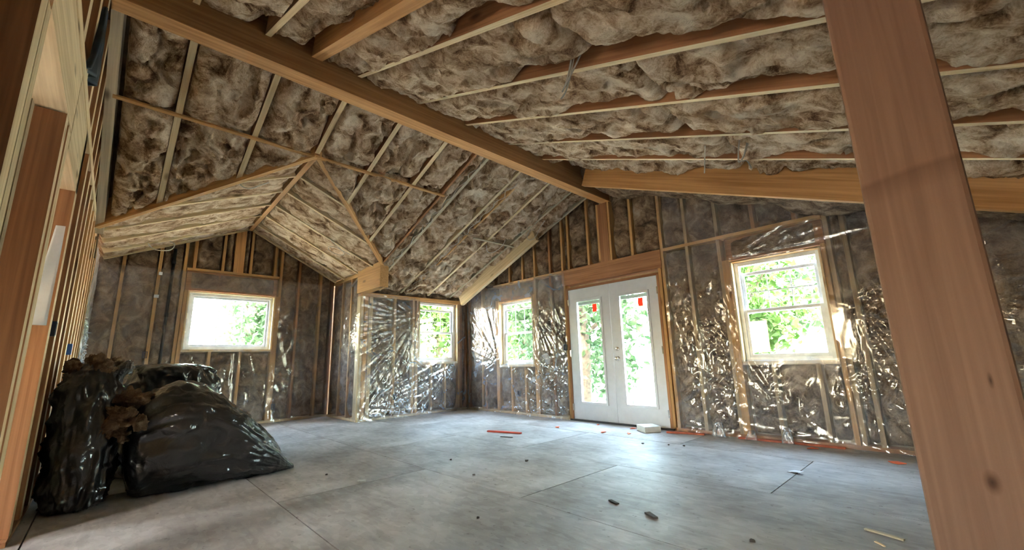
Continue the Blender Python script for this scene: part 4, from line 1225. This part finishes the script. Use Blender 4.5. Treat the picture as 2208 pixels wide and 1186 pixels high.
# cables
def cable(pts, r, mat, label, group='loose cables on the ceiling'):
    o = tube('cable', pts, r, mat, None, 6, 2)
    return tag(o, label, 'cable', group)
def loopz(cx, cy, cz, rx, rz, dirx, n=14, turns=1.0, drop=0):
    return [(cx + dirx[0] * rx * math.cos(2 * PI * turns * k / n), cy + dirx[1] * rx * math.cos(2 * PI * turns * k / n), cz + rz * math.sin(2 * PI * turns * k / n) - drop * k / n) for k in range(n + 1)]
cable([(-1.35, 1.9, 3.1), (-1.37, 1.88, 2.95), (-1.38, 1.88, 2.78), (-1.43, 1.87, 2.62), (-1.475, 1.87, 2.575), (-1.43, 1.87, 2.62), (-1.30, 1.88, 2.78), (-1.245, 1.9, 2.95), (-1.28, 1.95, 3.0)], 0.006, M_CABLEG, 'long grey cable loop hanging from the near rafters')
cable([(-1.35, 1.93, 3.05), (-1.385, 1.91, 2.8), (-1.45, 1.9, 2.6), (-1.50, 1.9, 2.57)], 0.005, M_CABLEG, 'single grey cable end beside the long hanging loop')
cable([(-0.955, 3.5, 2.68), (-0.975, 3.47, 2.55), (-0.99, 3.47, 2.43), (-0.95, 3.47, 2.47), (-0.90, 3.48, 2.58), (-0.895, 3.5, 2.68)], 0.007, M_CABLEG, 'thick grey cable loop under the far rafters, larger of two')
cable([(-0.89, 3.5, 2.68), (-0.925, 3.45, 2.50), (-0.965, 3.45, 2.43), (-0.92, 3.45, 2.44), (-0.90, 3.46, 2.36)], 0.005, M_CABLEG, 'crossed cable ends beside the thick grey loop')
cable([(-1.23, 3.5, 2.72), (-1.235, 3.47, 2.60), (-1.25, 3.47, 2.48), (-1.255, 3.47, 2.45)], 0.006, M_CABLE, 'short pale cable stub left of the thick grey loop')
cable([(-6.4, 2.25, 2.84)] + [(-6.6 + 0.14 * math.cos(a), 2.42 + 0.12 * math.sin(a), 2.73 - 0.045 * math.sin(a)) for a in np.linspace(0.3, 6.6, 16)] + [(-6.5, 2.6, 2.68)], 0.005, M_CABLE, 'pale coiled cable on the right slope of the wing')
cable([(-7.9, 0.2, 2.76), (-7.9, 0.26, 2.68), (-7.85, 0.36, 2.66), (-7.9, 0.48, 2.7), (-7.95, 0.52, 2.82), (-7.95, 0.4, 2.86), (-7.9, 0.22, 2.79)], 0.007, M_CABLE, 'pale cable loop hanging on the left slope of the wing')
cable([(-5.42, 0.83, 3.07), (-5.4, 0.86, 2.99), (-5.38, 0.95, 2.97), (-5.33, 1.05, 3.04), (-5.3, 1.12, 3.08)], 0.007, M_CABLE, 'pale cable drooping at the end of a cut rafter')
cable([(-5.35, 4.5, 2.9), (-5.4, 4.55, 2.80), (-5.35, 4.62, 2.78), (-5.2, 4.7, 2.86), (-5.1, 4.72, 2.98)], 0.006, M_CABLE, 'thin cable loop below the left rafters near the door wall')
cable([(-4.72, 4.95, 3.12), (-4.78, 4.9, 2.98), (-4.72, 4.92, 2.92), (-4.62, 4.95, 2.94), (-4.52, 4.97, 3.1), (-4.4, 4.97, 3.2)], 0.006, M_CABLE, 'cable bight hanging left of the short ridge post')
for i, (y, x0, x1) in enumerate(((3.20, -3.9, -6.9), (3.93, -4.0, -7.0))):
    pts = []
    for k in range(40):
        f = k / 39; x = x0 + (x1 - x0) * f
        pts.append((x + 0.04 * math.sin(k * 2.1), y + 0.035 * math.sin(k * 1.7 + i), ZL(x) - 0.015 - 0.025 * abs(math.sin(k * 1.3))))
    cable(pts, 0.005, M_CABLE, ('wavy pale cable stapled along the first doubled rafter' if i == 0 else 'wavy pale cable stapled along the second doubled rafter'))

# ------------------------------------------------------------------ debris on the floor
def scrap(name, pts, th, mat, label, cat, group='scraps on the floor', z=0.002):
    n = len(pts)
    v = [(p[0], p[1], z + (p[2] if len(p) > 2 else 0)) for p in pts] + [(p[0], p[1], z + th + (p[2] if len(p) > 2 else 0)) for p in pts]
    f = [tuple(range(n))[::-1], tuple(range(n, 2 * n))] + [(i, (i + 1) % n, n + (i + 1) % n, n + i) for i in range(n)]
    me = pydata(name, v, f); clean_norms(me)
    o = link(name, me, None, mat)
    return tag(o, label, cat, group)
def strip(name, a, b2, w, th, mat, label, cat='strip', z=0.002):
    a, b2 = Vector((*a, 0)), Vector((*b2, 0)); t = (b2 - a).normalized(); nn = Vector((-t.y, t.x, 0)) * w / 2
    mid = (a + b2) / 2 + nn * 0.4
    return scrap(name, [a - nn, mid - nn, b2 - nn * 0.7, b2 + nn * 0.7, mid + nn, a + nn], th, mat, label, cat, z=z)
strip('red_stick', (-4.62, 3.86), (-4.13, 4.02), 0.045, 0.018, M_RED, 'red stick lying alone on the floor in the middle of the room')
strip('thin_shaving', (-4.18, 3.70), (-4.02, 3.76), 0.02, 0.008, M_DIRT, 'thin dark shaving just in front of the red stick')
strip('red_board', (-2.72, 5.20), (-2.30, 5.31), 0.06, 0.02, M_REDWOOD, 'reddish board lying at the foot of the wall right of the doors')
strip('red_board', (-1.92, 5.33), (-0.95, 5.36), 0.045, 0.02, M_REDWOOD, 'long reddish board along the wall below the large window')
strip('wood_shim', (-0.52, 3.06), (-0.36, 3.01), 0.022, 0.008, W_GREY, 'narrow grey wood shim near the foot of the thick post')
strip('wood_shim', (-0.46, 2.90), (-0.42, 2.86), 0.012, 0.005, W_PALE, 'tiny pale splinter beside the grey shim')
scrap('foam_block', [(-3.13, 5.18), (-2.92, 5.02), (-2.80, 5.20), (-3.00, 5.36)], 0.07, M_BLOCK, 'pale square block lying before the right door leaf', 'block')
scrap('dark_chip', [(-1.50, 2.49), (-1.42, 2.45), (-1.40, 2.47), (-1.48, 2.52)], 0.01, M_DIRT, 'dark leaf shaped chip right of the floor middle', 'chip')
scrap('dark_chip', [(-1.80, 2.55), (-1.72, 2.52), (-1.71, 2.54), (-1.79, 2.57)], 0.006, M_DIRT, 'small dark chip left of the leaf shaped chip', 'chip')
scrap('white_curl', [(-1.14, 4.10), (-1.04, 4.06, 0.012), (-1.02, 4.10, 0.016), (-1.10, 4.15, 0.004)], 0.004, M_WHITESCRAP, 'small white curl of plastic on the panel seam', 'scrap')
scrap('white_curl', [(-1.06, 2.13), (-1.01, 2.09), (-0.98, 2.12), (-1.03, 2.16)], 0.003, M_WHITESCRAP, 'white flake near the long floor seam', 'scrap')
scrap('pale_scrap', [(-3.60, 1.60), (-3.52, 1.58, 0.01), (-3.50, 1.63), (-3.57, 1.66)], 0.008, M_BLOCK, 'pale and dark scrap between the front bag and the long seam', 'scrap')
for i, (x, y, s, lab) in enumerate(((-4.10, 4.70, 0.06, 'orange flake nearest the left door leaf'), (-3.36, 4.74, 0.06, 'orange flake in front of the left door leaf'), (-3.05, 4.86, 0.05, 'orange flake in front of the pale block'), (-3.22, 5.22, 0.05, 'orange flake against the door threshold'), (-1.20, 5.20, 0.06, 'orange flake by the wall under the large window'), (-0.55, 4.95, 0.07, 'orange flake left of the thick post'), (-3.78, 5.22, 0.04, 'tiny orange flake under the left door leaf'))):
    a = rnd.uniform(0, 6)
    scrap('orange_flake', [(x + s * math.cos(a + q) * (0.5 + 0.5 * (k % 2)), y + s * math.sin(a + q) * (0.5 + 0.5 * (k % 2)), 0.004 * (k % 3)) for k, q in enumerate((0, 1.1, 2.3, 3.5, 4.9))], 0.006, M_ORANGE, lab, 'flake', 'orange flakes on the floor')
spots = [(-3.62, 2.55, 'dark crumb midway along the long floor seam'), (-3.02, 3.0, 'dark crumb between the red stick and the viewer'), (-4.0, 1.5, 'dark crumb just beyond the tip of the front bag'), (-3.0, 2.35, 'dark crumb resting beside the long floor seam'),
         (-2.6, 4.4, 'dark crumb in front of the pale block, leftmost of three'), (-2.35, 4.5, 'dark crumb in front of the wall, middle of three'), (-2.2, 4.55, 'dark crumb in front of the wall, rightmost of three'), (-2.2, 1.75, 'dark crumb on the bare foreground floor'), (-0.9, 2.5, 'dark crumb nearest the thick post')]
base = None
for i, (x, y, lab) in enumerate(spots):
    if base is None:
        a = [(0.022 * math.cos(q) * rr, 0.022 * math.sin(q) * rr, 0) for q, rr in ((0, 1), (1, .7), (2, 1.1), (3.2, .8), (4.4, 1), (5.4, .7))]
        base = scrap('dirt_crumb', a, 0.010, M_DIRT, lab, 'crumb', 'dirt crumbs on the floor')
        o = base
    else:
        o = base.copy(); COL.objects.link(o); o['label'] = lab
    o.location = (x, y, 0); o.rotation_euler = (0, 0, i * 1.3); sc = rnd.uniform(0.4, 0.8); o.scale = (sc, sc, 1)
# crumpled plastic ends at the wall foot
for i, (x, y, h, lab) in enumerate(((-2.13, 5.36, 0.16, 'crumpled plastic end at the wall foot right of the doors'), (-1.78, 5.35, 0.10, 'crumpled plastic end below the left side of the large window'), (-1.42, 5.36, 0.16, 'crumpled plastic end below the middle of the large window'))):
    nu, nv = 18, 10
    P = np.zeros((nu, nv, 3))
    for a in range(nu):
        for b2 in range(nv):
            f, g = a / (nu - 1), b2 / (nv - 1)
            P[a, b2] = (x + (g - 0.5) * 0.16 * (1 - 0.6 * f) + 0.02 * math.sin(g * 9 + i), y - 0.02 - 0.03 * abs(math.sin(g * 8 + f * 3 + i)) - 0.03 * (1 - f), 0.006 + h * f)
    o = link('plastic_scrap', gridmesh('plastic_scrap', P), None, M_POLY2)
    o.modifiers.new('thickness', 'SOLIDIFY').thickness = 0.002
    tag(o, lab, 'scrap', 'crumpled plastic at the wall foot')

# ------------------------------------------------------------------ outside
g = box('ground', (-60, -60, -0.45), (60, 60, -0.35), M_LAWN)
tag(g, 'sunlit ground outside the windows', 'ground', kind='structure')
pt = box('patio', (-6.5, D + 0.3, -0.36), (-1.0, D + 4.5, -0.12), M_CONC)
tag(pt, 'grey concrete pad outside the French doors', 'patio', kind='structure')
def foliage(name, centre, rad, count, size, mat, parent, seed, clusters=26):
    rg = np.random.RandomState(seed)
    cc = rg.normal(size=(clusters, 3)); cc /= np.linalg.norm(cc, axis=1, keepdims=True); cc *= rg.uniform(0.35, 0.95, (clusters, 1))
    which = rg.randint(0, clusters, count)
    p = cc[which] + rg.normal(scale=0.16, size=(count, 3))
    p = p * np.array(rad) + np.array(centre)
    d1 = rg.normal(size=(count, 3)); d1 /= np.linalg.norm(d1, axis=1, keepdims=True)
    d2 = np.cross(d1, rg.normal(size=(count, 3))); d2 /= np.linalg.norm(d2, axis=1, keepdims=True)
    s = size * rg.uniform(0.6, 1.3, (count, 1))
    fold = np.cross(d1, d2) * s * 0.25
    V = np.stack([p - d1 * s, p + d2 * s * 0.55 + fold, p + d1 * s, p - d2 * s * 0.55 + fold], 1).reshape(-1, 3)
    me = bpy.data.meshes.new(name)
    me.vertices.add(len(V)); me.vertices.foreach_set('co', V.reshape(-1).astype(np.float32))
    idx = np.arange(len(V), dtype=np.int32)
    tri = np.stack([idx[0::4], idx[1::4], idx[2::4], idx[0::4], idx[2::4], idx[3::4]], 1).reshape(-1)
    me.loops.add(len(tri)); me.loops.foreach_set('vertex_index', tri)
    nf = len(tri) // 3
    me.polygons.add(nf); me.polygons.foreach_set('loop_start', np.arange(0, len(tri), 3, dtype=np.int32)); me.polygons.foreach_set('loop_total', np.full(nf, 3, dtype=np.int32))
    me.update()
    o = link(name, me, parent, mat); o['kind'] = 'stuff'
    return o
def tree(x, y, h, rad, label, mat, seed, size=0.13, count=5000, tr=0.16, low=0.35):
    root = empty('tree', (x, y, -0.35)); tag(root, label, 'tree', 'trees outside the windows')
    tube('trunk', [(x, y, -0.4), (x + 0.1, y + 0.05, h * 0.3), (x - 0.05, y + 0.1, h * 0.6), (x, y, h * 0.9)], tr, M_BARK, root, 10, 2, 0.3)
    for k in range(4):
        a = k * 1.7 + seed
        tube('branch', [(x, y, h * (0.3 + 0.1 * k)), (x + rad[0] * 0.4 * math.cos(a), y + rad[1] * 0.4 * math.sin(a), h * (0.42 + 0.1 * k)), (x + rad[0] * 0.8 * math.cos(a), y + rad[1] * 0.8 * math.sin(a), h * (0.5 + 0.1 * k))], tr * 0.35, M_BARK, root, 6, 1, 0.3)
    o = foliage('foliage', (x, y, h * (0.5 + low * 0.5)), rad, count, size, mat, root, seed)
    o.location = -Vector(root.location)
    return root
tree(-6.4, 8.3, 4.6, (1.9, 1.5, 2.4), 'leafy tree close outside the left door leaf', M_LEAF2, 1, 0.09, 7000, 0.22, 0.1)
tree(-9.6, 9.5, 5.5, (2.2, 2.0, 2.8), 'bright leafy tree seen through the narrow window by the doors', M_LEAF, 2, 0.11, 6000)
tree(-12.5, 8.2, 4.4, (2.4, 2.2, 2.4), 'low bright tree seen through the window left of the corner', M_LEAF, 3, 0.12, 6000, 0.15, 0.0)
tree(-17.5, 3.6, 6.5, (2.6, 2.6, 3.4), 'tall tree seen at the right of the picture window', M_LEAF2, 4, 0.14, 6000)
tree(-24.0, -0.8, 7.0, (3.0, 3.0, 3.6), 'distant tree seen at the left of the picture window', M_LEAF, 5, 0.18, 6000)
tree(-3.4, 11.5, 5.0, (2.2, 2.0, 2.6), 'tree beyond the patio behind the right door leaf', M_LEAF2, 6, 0.12, 4500, 0.14, 0.3)
tree(-2.55, 8.6, 3.4, (0.95, 0.9, 1.3), 'small bright maple at the left of the large window', M_LEAF, 7, 0.075, 2600, 0.06, 0.0)
tree(2.2, 16.0, 6.0, (3.0, 2.4, 2.6), 'taller tree behind the small maple', M_LEAF2, 8, 0.14, 4500, 0.16, 0.7)
tree(-14.5, 13.0, 7.0, (3.2, 3.0, 3.6), 'tall tree far off in the corner of the garden', M_LEAF2, 9, 0.15, 5000)
# neighbour houses
def house(x, y, w, d, h, rot, label):
    r = empty('house', (x, y, -0.35)); tag(r, label, 'house', 'neighbouring houses')
    me = boxmesh('wall', w, d, h); o = link('wall', me, r, M_SIDING); o.location = (0, 0, h / 2)
    rh = w * 0.22
    v = [(-w / 2 - .3, -d / 2 - .3, h), (w / 2 + .3, -d / 2 - .3, h), (w / 2 + .3, d / 2 + .3, h), (-w / 2 - .3, d / 2 + .3, h), (0, -d / 2 - .3, h + rh), (0, d / 2 + .3, h + rh)]
    me = pydata('roof', v, [(0, 1, 4), (2, 3, 5), (1, 2, 5, 4), (3, 0, 4, 5), (0, 3, 2, 1)]); clean_norms(me)
    link('roof', me, r, M_ROOFG)
    for k in (-1, 1):
        for sy in (-1, 1):
            wme = boxmesh('house_window', 1.0, 0.06, 1.1); o = link('house_window', wme, r, M_WHITE); o.location = (k * w * 0.25, sy * (d / 2 + 0.02), h * 0.55)
            pme = boxmesh('pane', 0.84, 0.07, 0.94); o2 = link('pane', pme, o, M_DARK)
    r.rotation_euler = (0, 0, rot)
    return r
house(-36, 2.0, 9, 8, 2.4, math.radians(80), 'pale low house with a gable roof beyond the picture window')
house(0.5, 26, 10, 8, 4.4, math.radians(8), 'grey green house high behind the large window')
